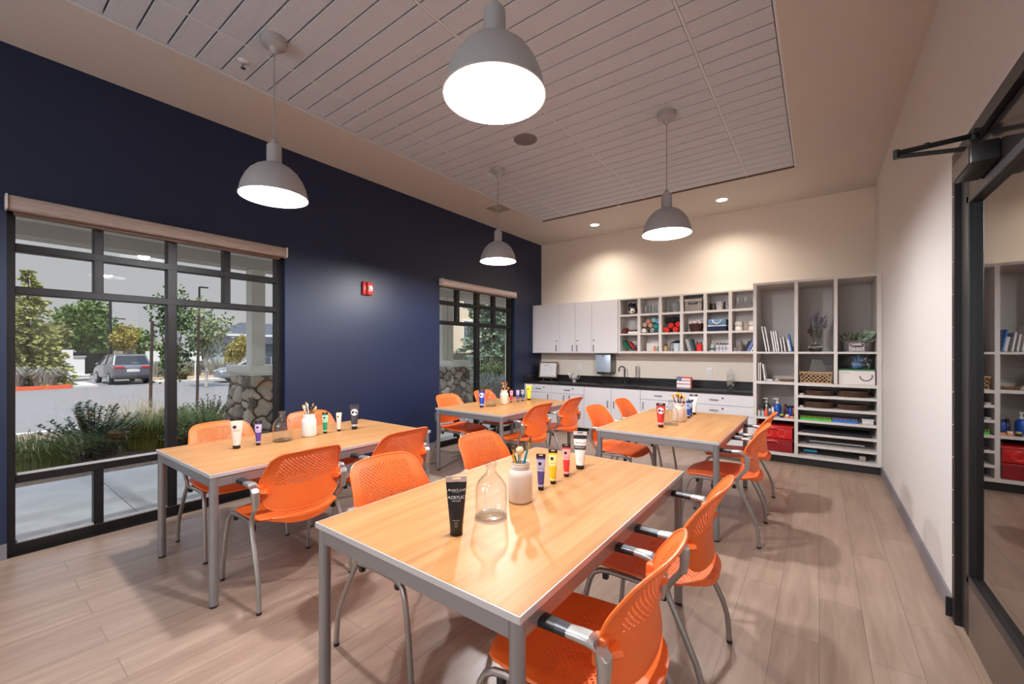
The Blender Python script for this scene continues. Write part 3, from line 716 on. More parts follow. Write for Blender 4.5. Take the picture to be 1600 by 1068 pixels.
# ------------------------------------------------------------------ tall shelf unit
TY = 6.28
t = thing('tall_shelf_unit', 'tall pale open shelf unit in the right corner of the room', 'shelf', (-.06, 6.64, 0))
L = Matrix.Translation((.06, -6.64, 0))
TXD = [(-.698, -.66), (-.25, -.213), (.142, .176), (.53, .573)]
TZ1 = 2.30
def tb(name, x0, x1, z0, z1, y0=TY, y1=BY - .012, m='laminate_shelf'):
    b = MB(); b.box(x0, x1, y0, y1, z0, z1); return b.xf(L).build(name, m, t, smooth=0)
tb('side_panel', *TXD[0], .09, TZ1, y1=BY); tb('side_panel', *TXD[3], .09, TZ1, y1=BY)
tb('divider', *TXD[1], .125, TZ1 - .028); tb('divider', *TXD[2], 1.022, TZ1 - .028)
tb('top_panel', -.66, .53, TZ1 - .028, TZ1); tb('bottom_panel', -.66, .53, .09, .125); tb('back_panel', -.66, .53, .125, TZ1 - .028, BY - .012, BY - .001)
tb('toe_kick', -.698, .573, 0, .09, TY + .025, BY, 'black_plastic')
SL = [(1.381, 1.405), (.99, 1.024), (.535, .566)]
for e, f in SL: tb('shelf_board', -.66, -.25, e, f, TY + .001)
tb('shelf_board', -.213, .142, 1.381, 1.405, TY + .001); tb('shelf_board', .176, .53, 1.381, 1.405, TY + .001)
tb('shelf_board', -.213, .53, .985, 1.020, TY + .001)
SLOT = [.868, .716, .562, .406, .260]
for z in SLOT: tb('slot_board', -.213, .53, z - .03, z, TY + .001)

# ------------------------------------------------------------------ small things helpers
def single(name, b, m, label, cat, loc, group=None, smooth=35, rz=0):
    o = b.build(name, m, None, loc, smooth); o.rotation_euler = (0, 0, rz); return tag(o, label, cat, group)
def glass_cup(label, loc, r0, r1, h, group, stem=False):
    b = MB()
    if stem:
        b.lathe([(.03, 0), (.03, .003), (.006, .008), (.005, .04), (.02, .055), (r1 * 1.05, .085), (r1, h), (r1 - .002, h), (r1 - .004, .09), (.015, .06), (0, .056)], seg=20)
    else: b.lathe([(0, 0), (r0, 0), (r0 + (r1 - r0) * .5, h * .5), (r1, h), (r1 - .003, h), (r0 + (r1 - r0) * .5 - .003, h * .5), (r0 - .003, .012), (0, .012)], seg=20)
    return single('drinking_glass' if not stem else 'wine_glass', b, 'clear_glass', label, 'glass', loc, group)
# row 1
gx = cell(0, .55)
t = thing('mercury_glass_globe', 'round silver mirrored globe with a dark top in the first cubby', 'ornament', (gx, 6.80, F1))
b = MB(); b.lathe([(.04, 0), (.07, .018), (.09, .06), (.092, .09), (.08, .125), (.055, .148)], seg=28)
b.build('globe', noise_mat('mercury', S(90, 86, 88), S(240, 234, 230), nscale=28, rough=.25, metal=.95, bump=.25, bdist=.004, lo=.42, hi=.58), t)
b = MB(); b.lathe([(.06, .142), (.066, .155), (.056, .17), (.04, .185), (.0, .192)], seg=24)
for k in range(7): b.ball((.045 * math.cos(k * .9), .045 * math.sin(k * .9), .165 + .012 * (k % 2)), .022, 10)
b.build('dark_top', cmat(22, 18, 20, .6), t)
for k, (f, y, d) in enumerate(((.20, 6.76, 'at the end of its row'), (.47, 6.77, 'second of its row'), (.68, 6.75, 'third of its row'), (.92, 6.78, 'against the divider'))):
    glass_cup('clear drinking glass in the cubby above the coloured yarn, ' + d, (cell(1, f) * .98 - .04 if k == 0 else cell(1, f) - .02, y, F1), .026, .034, .125, 'drinking glasses')
t = thing('glass_canister', 'large clear lidded glass canister in the top cubby row', 'canister', (cell(2, .56), 6.82, F1))
b = MB(); b.lathe([(0, 0), (.075, 0), (.08, .01), (.08, .15), (.068, .165), (.066, .165), (.077, .148), (.077, .012), (0, .008)], seg=28); b.build('jar', 'clear_glass', t)
b = MB(); b.lathe([(.078, .166), (.078, .172), (.05, .186), (.012, .192), (.014, .205), (.0, .212)], seg=24); b.build('lid', 'clear_glass', t)
b = MB()
for k in range(14): 
    a = 2 * PI * k / 14; b.tube([(.079 * math.cos(a), .079 * math.sin(a), .02), (.079 * math.cos(a), .079 * math.sin(a), .14)], .004, 5)
b.build('glass_rib', 'clear_glass', t)
def weave(name, c1, c2, s=60):
    m = mat(name, c1, .75); n, l, bb = nodes(m)
    tc = n.new('ShaderNodeTexCoord'); br = n.new('ShaderNodeTexBrick'); br.inputs['Scale'].default_value = s; br.inputs['Color1'].default_value = c1; br.inputs['Color2'].default_value = c1; br.inputs['Mortar'].default_value = c2; br.inputs['Mortar Size'].default_value = .06
    mp = n.new('ShaderNodeMapping'); mp.inputs['Rotation'].default_value = (PI / 2, 0, 0)
    l.new(tc.outputs['Object'], mp.inputs[0]); l.new(mp.outputs[0], br.inputs[0]); l.new(br.outputs[0], bb.inputs['Base Color'])
    bp = n.new('ShaderNodeBump'); bp.inputs['Strength'].default_value = .5; bp.inputs['Distance'].default_value = .003; l.new(br.outputs[1], bp.inputs['Height']); bp.invert = True; l.new(bp.outputs[0], bb.inputs['Normal'])
weave('weave_grey', S(196, 186, 178), S(120, 110, 104))
weave('weave_brown', S(96, 52, 40), S(44, 22, 18), 40)
t = thing('woven_lidded_box', 'pale grey woven box with lid and dark handle in the top cubby row', 'box', (cell(3, .48), 6.82, F1))
b = MB(); b.box(-.12, .12, -.12, .12, 0, .155, bev=.008); b.build('box_body', 'weave_grey', t)
b = MB(); b.box(-.128, .128, -.128, .128, .15, .185, bev=.006); b.build('lid', cmat(214, 206, 200, .7), t)
b = MB(); b.tube([(-.055, -.128, .12), (-.045, -.146, .112), (0, -.152, .108), (.045, -.146, .112), (.055, -.128, .12)], .009, 8)
for s in (-1, 1): b.ball((s * .055, -.126, .12), .014, 10)
b.build('handle', cmat(40, 32, 32, .6), t)
def bucket(label, loc, r0, r1, h, m, group=None):
    b = MB(); b.lathe([(0, 0), (r0, 0), (r1, h), (r1 + .003, h + .003), (r1 - .001, h + .005), (r1 - .003, h), (r0 - .002, .006), (0, .006)], seg=24)
    return single('small_bucket', b, m, label, 'bucket', loc, group)
noise_mat('galvanised', S(120, 116, 116), S(168, 164, 166), nscale=30, rough=.35, metal=.7)
bucket('dark metal bucket against the left side of a top row cubby', (cell(4, .22), 6.85, F1), .042, .055, .105, cmat(96, 88, 82, .4, 60))
bucket('pale speckled bucket in the middle of a top row cubby', (cell(4, .54), 6.77, F1), .042, .058, .122, noise_mat('speckled', S(208, 204, 204), S(160, 158, 160), nscale=70, rough=.5, lo=.5, hi=.62))
bucket('grey metal bucket beside the pale speckled bucket', (cell(4, .85), 6.84, F1), .042, .056, .115, 'galvanised')
for k, (f, y) in enumerate(((.22, 6.77), (.55, 6.76), (.90, 6.79))):
    glass_cup('clear stemmed glass in the last top row cubby, ' + ('by the divider', 'in the middle', 'next to the tall unit')[k], (cell(5, f), y, F1), .03, .042, .17, 'stemmed glasses', True)
# row 2
b = MB()
for k in range(3): b.ball((-.015 + .012 * k, .01 * k, .028 + .022 * k), .05, 12, sx=1.0 - .1 * k, sy=1.5, sz=.5)
single('folded_scarf', b, noise_mat('scarf_red', S(150, 34, 34), S(78, 38, 36), nscale=26, rough=.85), 'crumpled red and brown scarf at the left edge of a cubby', 'scarf', (cell(0, .2), 6.77, F2))
for k, (c, dz, w, lb) in enumerate(((cmat(232, 228, 226, .85), 0, .085, 'folded white cloth beside the red scarf'), (cmat(92, 74, 78, .85), .034, .08, 'folded mauve brown cloth lying on the white folded cloth'))):
    b = MB(); b.box(-w, w, -.1, .1, 0, .033, bev=.014, seg=3); b.box(-w * .97, w * .97, -.104, -.09, .008, .024, bev=.006)
    single('folded_cloth', b, c, lb, 'cloth', (cell(0, .72), 6.80, F2 + dz), smooth=60)
def yarn(x, z, col, label, r=.042, y=6.80):
    t = thing('yarn_ball', label, 'yarn', (x, y, z), 0, 'yarn skeins in the cubby shelves')
    m = cmat(*col, .95)
    b = MB(); b.lathe([(.012, -.092), (r * .8, -.085), (r, -.06), (r * 1.02, 0), (r, .06), (r * .8, .085), (.012, .09)], seg=18, ax=(0, 1, 0))
    b.build('skein', m, t)
    b = MB()
    for k in range(9):
        a = k * 2 * PI / 9
        b.tube([(math.cos(a + q * .18) * r * (.30 + .086 * q), -.0885 + .0022 * q * q * .45, math.sin(a + q * .18) * r * (.30 + .086 * q)) for q in range(8)], .0035, 5)
    b.build('yarn_strand', m, t)
    b = MB(); b.cyl((0, -.097, 0), (0, -.08, 0), .009, seg=10); b.build('skein_core', cmat(max(0, col[0] - 80), max(0, col[1] - 80), max(0, col[2] - 80), .9), t)
x0 = cell(1, 0); r = .042
for (dx, dz, col, nm) in ((.046, .042, (236, 230, 224), 'white yarn skein at the bottom left of its cubby'), (.185, .046, (164, 158, 156), 'grey yarn skein on the bottom of the coloured yarn cubby'),
        (.115, .085, (92, 74, 72), 'dark brown yarn skein between the white and grey skeins'), (.058, .135, (206, 178, 152), 'beige yarn skein at the left of the coloured pile'),
        (.150, .122, (222, 180, 132), 'tan yarn skein in the middle of the coloured pile'), (.245, .105, (44, 168, 186), 'turquoise yarn skein in the coloured pile'),
        (.118, .188, (226, 150, 146), 'pink yarn skein near the top of the coloured pile'), (.205, .205, (150, 212, 208), 'pale aqua yarn skein on top of the coloured pile'),
        (.276, .185, (130, 178, 214), 'light blue yarn skein against the right divider'), (.270, .04, (18, 104, 98), 'dark green yarn skein in the bottom right of the coloured pile')):
    yarn(x0 + dx * .96, F2 + dz, col, nm, .040)
x0 = cell(2, 0)
for (dx, dz, nm) in ((.055, .043, 'red yarn skein bottom left of the red pile'), (.195, .046, 'red yarn skein bottom right of the red pile'), (.125, .112, 'red yarn skein in the upper middle of the red pile'), (.235, .125, 'red yarn skein at the upper right of the red pile')):
    yarn(x0 + dx, F2 + dz, (222, 58, 52), nm, .045)
b = MB(); b.ball((0, 0, 0), .1, 20, sx=1.2, sy=.9, sz=.48, rings=12); b.ball((-.07, -.02, -.01), .06, 12, sy=1.2, sz=.8); b.ball((.075, -.02, .004), .055, 12, sy=1.2, sz=.8)
single('black_yarn_bundle', b, noise_mat('black_yarn', S(16, 18, 24), S(40, 44, 52), nscale=60, rough=.9, bump=.4, bdist=.006), 'black yarn bundle lying on top of the red skeins', 'yarn', (cell(2, .5), 6.86, F2 + .205))
t = thing('lined_basket', 'brown basket with patterned white cloth liner in a middle row cubby', 'basket', (cell(3, .56), 6.80, F2))
b = MB(); b.lathe([(0, 0), (.075, 0), (.09, .06), (.098, .135), (.092, .135), (.08, .05), (0, .02)], seg=32, sx=1.08); b.build('basket', 'weave_brown', t)
b = MB(); rr = [(.101, .125), (.105, .15), (.1, .172), (.085, .16), (.06, .15)]
b.lathe(rr, seg=32, sx=1.08, cap0=False)
for v in b.b.verts: v.co.z += .008 * math.sin(9 * math.atan2(v.co.y, v.co.x))
b.build('cloth_liner', noise_mat('liner', S(236, 228, 222), S(110, 60, 50), nscale=55, rough=.9, lo=.56, hi=.6), t)
t = thing('lunch_tote', 'blue and navy tote box with white strap in a middle row cubby', 'tote', (cell(4, .46), 6.80, F2))
b = MB(); b.box(-.122, .122, -.115, .115, 0, .075, bev=.008); b.build('lower_body', cmat(24, 44, 76, .8), t)
b = MB(); b.box(-.121, .121, -.114, .114, .082, .178, bev=.01); b.build('upper_body', cmat(104, 134, 164, .8), t)
b = MB(); b.box(-.1235, .1235, -.1165, .1165, .072, .086, bev=.002, seg=1); b.build('piping', 'white_plastic', t)
b = MB(); b.tube([(-.06, -.117, .17), (-.05, -.124, .135), (0, -.13, .105), (.05, -.124, .135), (.06, -.117, .17)], .011, 8, asp=.5); b.build('strap', 'white_plastic', t)
for k, (f, q, y, col, lb) in enumerate(((.26, 0, 6.76, (238, 230, 224), 'white rolled towel at the bottom of the left stack'), (.26, 1, 6.76, (238, 230, 224), 'white rolled towel topmost of the left stack'),
        (.55, .55, 6.84, (206, 190, 176), 'beige rolled towel standing between the two white stacks'), (.86, 0, 6.76, (238, 230, 224), 'white rolled towel at the bottom of the right stack'), (.86, 1, 6.76, (238, 230, 224), 'white rolled towel topmost of the right stack'))):
    b = MB(); h = .068 if k != 2 else .13
    b.lathe([(0, 0), (.04, .002), (.049, .012), (.051, h * .5), (.048, h - .012), (.04, h - .002), (0, h)], seg=20)
    if k != 2: b.lathe([(.0515, h * .42), (.053, h * .5), (.0515, h * .58)], seg=20, cap0=False, cap1=False)
    single('rolled_towel', b, cmat(*col, .9), lb, 'towel', (cell(5, f), y, F2 + (q * .07 if k != 2 else 0)), 'rolled towels')
# row 3
BC = [((40, 140, 90), 'green'), ((30, 130, 150), 'teal'), ((34, 34, 44), 'black'), ((240, 130, 40), 'orange'), ((212, 52, 60), 'red'), ((170, 40, 100), 'magenta')]
for k, (c, nm) in enumerate(BC):
    b = MB(); R_ = .104 - .004 * k
    b.lathe([(0, 0), (R_ * .35, .001), (R_ * .75, .018), (R_, .045), (R_ + .006, .048), (R_, .051), (R_ * .72, .024), (R_ * .3, .006), (0, .005)], seg=32)
    b.xf(Matrix.Rotation(R(52), 4, 'Y') @ Matrix.Rotation(0, 4, 'X'))
    o = single('plastic_bowl', b, cmat(*c, .4), nm + ' plastic bowl leaning in the nested rainbow set', 'bowl', (cell(0, .06) + .025 + .024 * k, 6.80, F3 + .087 - .004 * k), 'nested bowls')
    o.rotation_euler = (0, 0, R(14))
single('white_box', MB().box(-.095, .095, -.1, .1, 0, .13, bev=.004), cmat(222, 214, 206), 'plain white box in the cubby beside the nested bowls', 'box', (cell(1, .58), 6.85, F3))
for c, f, y, lb in (((238, 110, 76), .75, 6.70, 'orange marker standing in front of the white box'), ((70, 84, 84), .93, 6.72, 'dark green marker standing at the divider by the white box')):
    t = thing('marker_pen', lb, 'marker', (cell(1, f), y, F3))
    b = MB(); b.cyl((0, 0, 0), (0, 0, .062), .0135, seg=14); b.build('barrel', cmat(*c), t)
    b = MB(); b.cyl((0, 0, .062), (0, 0, .085), .012, .009, seg=14); b.build('cap', cmat(c[0] * 3 // 4, c[1] * 3 // 4, c[2] * 3 // 4), t)
def bottle(name, label, loc, r, h, col, capcol, cat='bottle', group=None, capr=.5, band=None):
    t = thing(name, label, cat, loc, 0, group)
    b = MB(); b.lathe([(0, 0), (r * .95, 0), (r, r * .1), (r, h * .62), (r * .85, h * .72), (r * capr * .9, h * .8), (r * capr * .9, h * .84)], seg=18); b.build('bottle_body', cmat(*col, .35), t)
    b = MB(); b.lathe([(r * capr, h * .82), (r * capr, h), (0, h)], seg=16); b.build('cap', cmat(*capcol, .4), t)
    if band: b = MB(); b.lathe([(r * 1.01, h * .18), (r * 1.015, h * .2), (r * 1.015, h * .5), (r * 1.01, h * .52)], seg=18, cap0=False, cap1=False); b.build('paper_wrap', cmat(*band, .6), t)
    return t
bottle('craft_bottle', 'small tan bottle with dark cap beside the pale blue pail', (cell(2, .17), 6.74, F3), .034, .11, (176, 140, 96), (40, 32, 30))
bottle('craft_bottle', 'taller grey brown bottle between tan bottle and pale blue pail', (cell(2, .44), 6.80, F3), .03, .15, (150, 138, 128), (90, 82, 80))
bucket('pale blue pail stuffed with black cloth in the bottom cubby row', (cell(2, .74), 6.77, F3), .045, .06, .12, cmat(206, 218, 228, .4))
b = MB()
for k in range(9): b.ball((.036 * math.cos(k * 2.4), .036 * math.sin(k * 2.4), .01 * (k % 3)), .026, 10, sz=.9)
single('black_cloth', b, cmat(20, 20, 24, .9), 'black crumpled cloth filling the pale blue pail', 'cloth', (cell(2, .74), 6.77, F3 + .125))
def book(label, x, y, z, w, d, h, tilt, col, name='book', page=True, group=None):
    """tilt about y: positive leans to +x"""
    t = thing(name, label, 'book' if name == 'book' else 'binder', (x, y, z), 0, group)
    t.rotation_euler = (0, tilt, 0)
    c = cmat(*col, .55)
    b = MB(); b.box(0, .0025, -d / 2, d / 2, 0, h); b.box(w - .0025, w, -d / 2, d / 2, 0, h); b.box(0, w, -d / 2, -d / 2 + .003, 0, h); b.build('cover', c, t, smooth=0)
    b = MB(); b.box(.0025, w - .0025, -d / 2 + .003, d / 2 - .004, .003, h - .004); b.build('pages', cmat(238, 234, 228), t, smooth=0)
    return t
for k, (c, lb) in enumerate((((178, 176, 172), 'grey leaning book at the left of its cubby row'), ((196, 194, 192), 'pale grey leaning book, second of its row'), ((92, 112, 116), 'slate leaning book, third of its row'), ((60, 92, 96), 'dark teal leaning book beside the red pencil cup'))):
    book(lb, cell(3, .04) + .024 * k + .052, 6.80, F3 + .002, .022, .16, .185, R(-16), c)
t = thing('pencil_cup', 'red cup holding dark red pencils in the bottom cubby row', 'cup', (cell(3, .76), 6.73, F3))
b = MB(); b.lathe([(0, 0), (.036, 0), (.046, .1), (.044, .1), (.034, .006), (0, .006)], seg=24); b.build('cup', cmat(226, 44, 42), t)
pen = None
for k in range(8):
    a = k * .8; q = .028
    t = thing('pencil', 'dark red pencil standing in the red cup', 'pencil', (cell(3, .76) + q * math.cos(a) * .6, 6.73 + q * math.sin(a) * .6, F3 + .008), 0, 'pencils in the red cup')
    top = Vector((q * math.cos(a) * .7, q * math.sin(a) * .7, .128 + .008 * (k % 3)))
    b = MB(); b.tube([(0, 0, 0), tuple(top)], .0035, 6); b.build('barrel', cmat(150, 30, 34), t)
    b = MB(); b.tube([tuple(top), tuple(top + Vector((0, 0, .012)))], [.0035, .001], 6); b.build('tip', cmat(60, 40, 34), t)
bottle('paint_bottle', 'squat bottle with white cap left of the four white bottles', (cell(4, .22), 6.74, F3), .034, .098, (190, 194, 190), (226, 222, 218), band=(60, 90, 98), capr=.6)
for k, f in enumerate((.46, .62, .78, .94)):
    bottle('paint_bottle', 'white bottle with navy cap, ' + ('first', 'second', 'third', 'last')[k] + ' of four in the cubby beside the squat bottle', (cell(4, f), 6.75, F3), .0215, .118, (232, 230, 230), (40, 48, 84), group='white bottles with navy caps', band=(176, 182, 206), capr=.7)
bottle('craft_bottle', 'tiny grey jar at the left of the last bottom row cubby', (cell(5, .10), 6.73, F3), .018, .07, (150, 144, 140), (120, 114, 110))
b = MB(); b.lathe([(0, 0), (.036, 0), (.04, .03), (.036, .06), (.03, .08), (.034, .1), (.032, .135), (.018, .155), (.013, .172), (0, .18)], seg=24)
single('patterned_mill', b, noise_mat('mill', S(176, 160, 150), S(84, 70, 66), nscale=40, rough=.5), 'carved grey brown mill beside the blue binder', 'mill', (cell(5, .32), 6.76, F3))
book('black leaning book behind the blue binder', cell(5, .47), 6.84, F3 + .002, .025, .15, .16, R(22), (30, 26, 28))
book('dark brown leaning book next to the blue binder', cell(5, .56), 6.82, F3 + .002, .022, .16, .185, R(24), (58, 44, 44))
book('blue leaning binder in the last bottom row cubby', cell(5, .56) + .02, 6.74, F3 + .002, .036, .13, .215, R(26), (96, 124, 186), 'binder')
book('white leaning binder against the tall unit in the last cubby', cell(5, .56) + .066, 6.74, F3 + .002, .022, .13, .21, R(27), (232, 228, 226), 'binder')

# ------------------------------------------------------------------ counter things
t = thing('framed_print', 'framed print on a small easel in the counter corner', 'picture', (-4.17, 6.80, CT), R(8))
b = MB(); mt = Matrix.Translation((0, 0, .045)) @ Matrix.Rotation(R(-8), 4, 'X')
for q in ((-.19, -.165, 0, .31), (.165, .19, 0, .31), (-.165, .165, 0, .025), (-.165, .165, .285, .31)): b.box(q[0], q[1], -.012, .012, q[2], q[3], bev=.003, seg=1, mtx=mt)
b.build('frame', 'frame_brown', t)
pr = MB().box(-.166, .166, -.004, .006, .024, .287, mtx=mt).build('print', cmat(238, 234, 232), t, smooth=0)
b = MB()
rr = random.Random(4)
for k in range(7): b.box(-.085 + .012 * k, -.079 + .012 * k, -.0055, -.0045, .225 + .006 * (k % 2), .242 + .012 * rr.random(), mtx=mt)
for k in range(5): b.box(.025 + .01 * k, .029 + .01 * k, -.0055, -.0045, .205, .214, mtx=mt)
for (cx, cz) in ((-.09, .12), (.06, .115)):
    for k in range(18):
        a = k * .35; b.box(cx + .035 * math.cos(a) - .002, cx + .035 * math.cos(a) + .002, -.0055, -.0045, cz + .022 * math.sin(a) - .0015, cz + .022 * math.sin(a) + .0015, mtx=mt)
for k in range(24): b.box(-.13 + .011 * k, -.124 + .011 * k, -.0055, -.0045, .05, .055, mtx=mt)
for k in range(9): b.box(-.12 + .009 * k, -.115 + .009 * k, -.0055, -.0045, .165, .169, mtx=mt); b.box(.03 + .009 * k, .035 + .009 * k, -.0055, -.0045, .165, .169, mtx=mt)
b.build('printed_design', cmat(96, 92, 100), pr, smooth=0)
b = MB()
for s in (-1, 1): b.tube([(s * .09, -.03, 0), (s * .088, -.012, .036), (s * .085, .028, .05), (s * .05, .06, .26)], .006, 8)
b.tube([(0, .12, 0), (0, .04, .24)], .006, 8); b.tube([(-.09, -.028, .04), (.09, -.028, .04)], .006, 8); b.build('easel', cmat(120, 112, 106, .4, 50), t)
t = thing('teapot', 'ornate silver teapot on the black counter beside the framed print', 'teapot', (-3.575, 6.74, CT))
pt = noise_mat('pewter', S(188, 184, 180), S(236, 232, 228), nscale=35, rough=.3, metal=.6, bump=.4, bdist=.004)
b = MB(); b.lathe([(0, 0), (.042, 0), (.045, .008), (.03, .02), (.05, .045), (.07, .08), (.068, .11), (.045, .13), (.03, .135)], seg=28); b.build('pot', pt, t)
b = MB(); b.lathe([(.042, .133), (.035, .146), (.014, .155), (.008, .16), (.014, .168), (0, .178)], seg=20); b.build('lid', pt, t)
b = MB(); b.tube([(-.055, 0, .06), (-.085, 0, .08), (-.098, 0, .12), (-.118, 0, .16)], [.018, .014, .010, .008], 10); b.build('spout', pt, t)
b = MB(); b.tube([(.06, 0, .11), (.09, 0, .13), (.112, 0, .115), (.105, 0, .08), (.075, 0, .055), (.055, 0, .05)], .006, 8); b.build('handle', pt, t)
t = thing('flag_block', 'painted wooden block with stars and stripes standing on the counter', 'ornament', (-1.64, 6.66, CT), R(0))
b = MB(); b.box(-.115, .095, -.04, .03, 0, .165, bev=.003, seg=1); b.build('block', cmat(196, 84, 66, .6), t)
b = MB()
for z0, z1 in ((.0, .052), (.062, .105), (.113, .142)): b.box(-.114, .082, -.0425, -.039, z0 + .004, z1)
b.build('white_stripe', cmat(236, 232, 236, .6), t, smooth=0)
b = MB(); b.box(-.116, -.045, -.0435, -.039, .105, .166); c = b.build('star_field', cmat(44, 70, 116, .6), t, smooth=0)
b = MB()
def star(b, cx, cz, r, y):
    p = [(cx + (r if k % 2 == 0 else r * .42) * math.sin(PI * k / 5), cz + (r if k % 2 == 0 else r * .42) * math.cos(PI * k / 5)) for k in range(10)]
    b.prism(p, y - .002, y, 'y')
for (x, z) in ((-.098, .15), (-.066, .14), (-.09, .12)): star(b, x, z, .012, -.0435)
b.build('star', 'white_plastic', c, smooth=0)
t = thing('apothecary_jar', 'clear apothecary jar of mixed trinkets on the counter by the tall unit', 'jar', (-1.025, 6.70, CT))
b = MB(); b.lathe([(0, 0), (.04, 0), (.042, .006), (.014, .02), (.012, .035), (.03, .05), (.05, .075), (.054, .14), (.05, .2), (.055, .215), (.052, .215), (.047, .2), (.051, .14), (.047, .078), (0, .05)], seg=28); b.build('glass_body', 'clear_glass', t)
b = MB(); b.lathe([(.058, .216), (.055, .228), (.04, .255), (.014, .28), (.008, .288), (.014, .3), (.008, .31), (0, .315)], seg=24); b.build('lid', 'clear_glass', t)
rr = random.Random(9)
b = MB()
for k in range(60):
    a = rr.random() * 6.28; q = .04 * math.sqrt(rr.random()); b.ball((q * math.cos(a), q * math.sin(a), .062 + .085 * rr.random()), .009, 8, rings=5)
o = b.build('trinkets', noise_mat('trinkets', S(60, 54, 56), S(226, 214, 190), nscale=40, rough=.3, lo=.4, hi=.6), t); o['kind'] = 'stuff'

# ------------------------------------------------------------------ tall unit contents
z = 1.405
for k, (x, w, h, tl, c, lb) in enumerate(((-.565, .02, .33, -9, (226, 222, 220), 'tall pale leaning binder first of the upper row'), (-.535, .022, .325, -9, (206, 202, 200), 'tall grey leaning binder second of the upper row'),
        (-.478, .02, .265, -8, (240, 236, 234), 'white leaning binder third of the upper row'), (-.453, .02, .265, -8, (236, 232, 230), 'white leaning binder fourth of the upper row'), (-.428, .02, .264, -8, (242, 238, 236), 'white leaning binder fifth of the upper row'),
        (-.392, .018, .175, -7, (232, 228, 226), 'short white leaning notebook after the white binders'), (-.358, .02, .19, -8, (226, 222, 220), 'short pale leaning notebook, second after the binders'), (-.315, .03, .15, -9, (222, 218, 216), 'shortest pale notebook beside the blue folder'),
        (-.288, .016, .225, -9, (52, 122, 206), 'bright blue leaning folder beside the divider'))):
    book(lb, x, 6.45, z + .004, w, .2, h, R(tl), c, 'binder')
z = 1.024
for (x, w, h, tl, c, lb) in ((-.655, .02, .235, 0, (238, 234, 232), 'upright white binder in the corner of the second row'), (-.632, .018, .235, 0, (224, 220, 218), 'upright pale binder beside the corner binder in the second row'), (-.58, .02, .215, -7, (234, 230, 228), 'white binder leaning against the upright pair')):
    book(lb, x, 6.45, z + .003, w, .2, h, R(tl), c, 'binder')
single('small_tray', MB().box(-.04, .04, -.05, .05, 0, .022, bev=.006), cmat(216, 210, 206), 'small white tray lying left of the wooden plate', 'tray', (-.525, 6.42, z))
b = MB(); b.box(-.03, .03, -.04, .04, 0, .018, bev=.005); b.ball((0, 0, .02), .016, 10)
single('small_lidded_tin', b, cmat(190, 178, 168), 'small grey lidded tin between white tray and wooden plate', 'tin', (-.44, 6.44, z))
b = MB(); b.lathe([(0, 0), (.06, 0), (.095, .018), (.1, .024), (.092, .024), (.058, .008), (0, .007)], seg=36)
single('wooden_plate', b, noise_mat('plate_wood', S(150, 104, 70), S(190, 142, 98), nscale=20, rough=.5), 'round wooden plate lying on the second shelf', 'plate', (-.345, 6.46, z))
z = .566
def pump(label, loc, r, h, col, glass=False):
    t = thing('pump_bottle', label, 'bottle', loc)
    b = MB(); b.lathe([(0, 0), (r, 0), (r * 1.03, r * .2), (r, h * .5), (r * .8, h * .62), (r * .35, h * .68), (r * .35, h * .72)], seg=22); b.build('bottle_body', cmat(*col, .25, 20 if glass else 0), t)
    b = MB(); b.cyl((0, 0, h * .7), (0, 0, h * .79), r * .42, seg=14); b.cyl((0, 0, h * .79), (0, 0, h * .93), r * .13, seg=8); b.tube([(r * .3, 0, h * .95), (-r * .2, 0, h * .965), (-r * .95, 0, h * .94)], r * .17, 8); b.build('pump_head', 'white_plastic', t)
pump('grey pump bottle at the rear left of the supply shelf', (-.57, 6.55, z), .042, .22, (138, 134, 136), True)
pump('blue pump bottle standing in the middle of the supply shelf', (-.445, 6.50, z), .046, .225, (26, 84, 176))
SB = [(-.635, 6.34, .09, .018, (210, 206, 200), (150, 60, 50), 'white bottle with brick red cap at the left end of the supply shelf'), (-.61, 6.40, .11, .018, (120, 150, 140), (40, 40, 44), 'grey green bottle with black cap behind the first white bottle'),
      (-.592, 6.33, .085, .017, (180, 190, 200), (90, 90, 96), 'pale blue bottle with grey cap beside the orange one'), (-.555, 6.33, .10, .02, (236, 92, 56), (226, 100, 60), 'orange bottle with orange cap on the supply shelf'),
      (-.515, 6.34, .085, .016, (80, 88, 110), (220, 220, 220), 'slate bottle with white cap on the supply shelf'), (-.52, 6.42, .12, .02, (196, 190, 186), (50, 48, 50), 'tall pale bottle with black cap in front of the blue pump'),
      (-.485, 6.38, .12, .018, (232, 230, 228), (230, 228, 226), 'all white slim bottle in front of the blue pump bottle'), (-.355, 6.52, .15, .02, (110, 30, 36), (70, 20, 24), 'dark red slim bottle behind the small jars'),
      (-.33, 6.42, .14, .024, (40, 34, 70), (24, 22, 40), 'dark purple bottle right of the blue pump bottle'), (-.295, 6.40, .15, .024, (30, 74, 160), (22, 30, 70), 'royal blue bottle with navy cap by the divider'), (-.265, 6.42, .15, .02, (214, 92, 44), (44, 36, 40), 'rust orange bottle with dark cap against the divider')]
for (x, y, h, r, c, cc, lb) in SB: bottle('paint_bottle', lb, (x, y, z), r, h, c, cc, capr=.75, group='craft paint bottles')
for (x, y, c, cc, lb) in ((-.385, 6.33, (34, 32, 36), (214, 196, 60), 'low black jar with yellow lid at the shelf front'), (-.325, 6.325, (232, 150, 108), (240, 226, 222), 'low peach jar with white lid at the shelf front'), (-.275, 6.325, (224, 142, 100), (44, 40, 46), 'low peach jar with black lid at the shelf front')):
    t = thing('paint_jar', lb, 'jar', (x, y, z), 0, 'low paint jars')
    b = MB(); b.box(-.022, .022, -.022, .022, 0, .028, bev=.005); b.build('jar', cmat(*c), t)
    b = MB(); b.cyl((0, 0, .028), (0, 0, .044), .021, seg=18); b.build('lid', cmat(*cc), t)
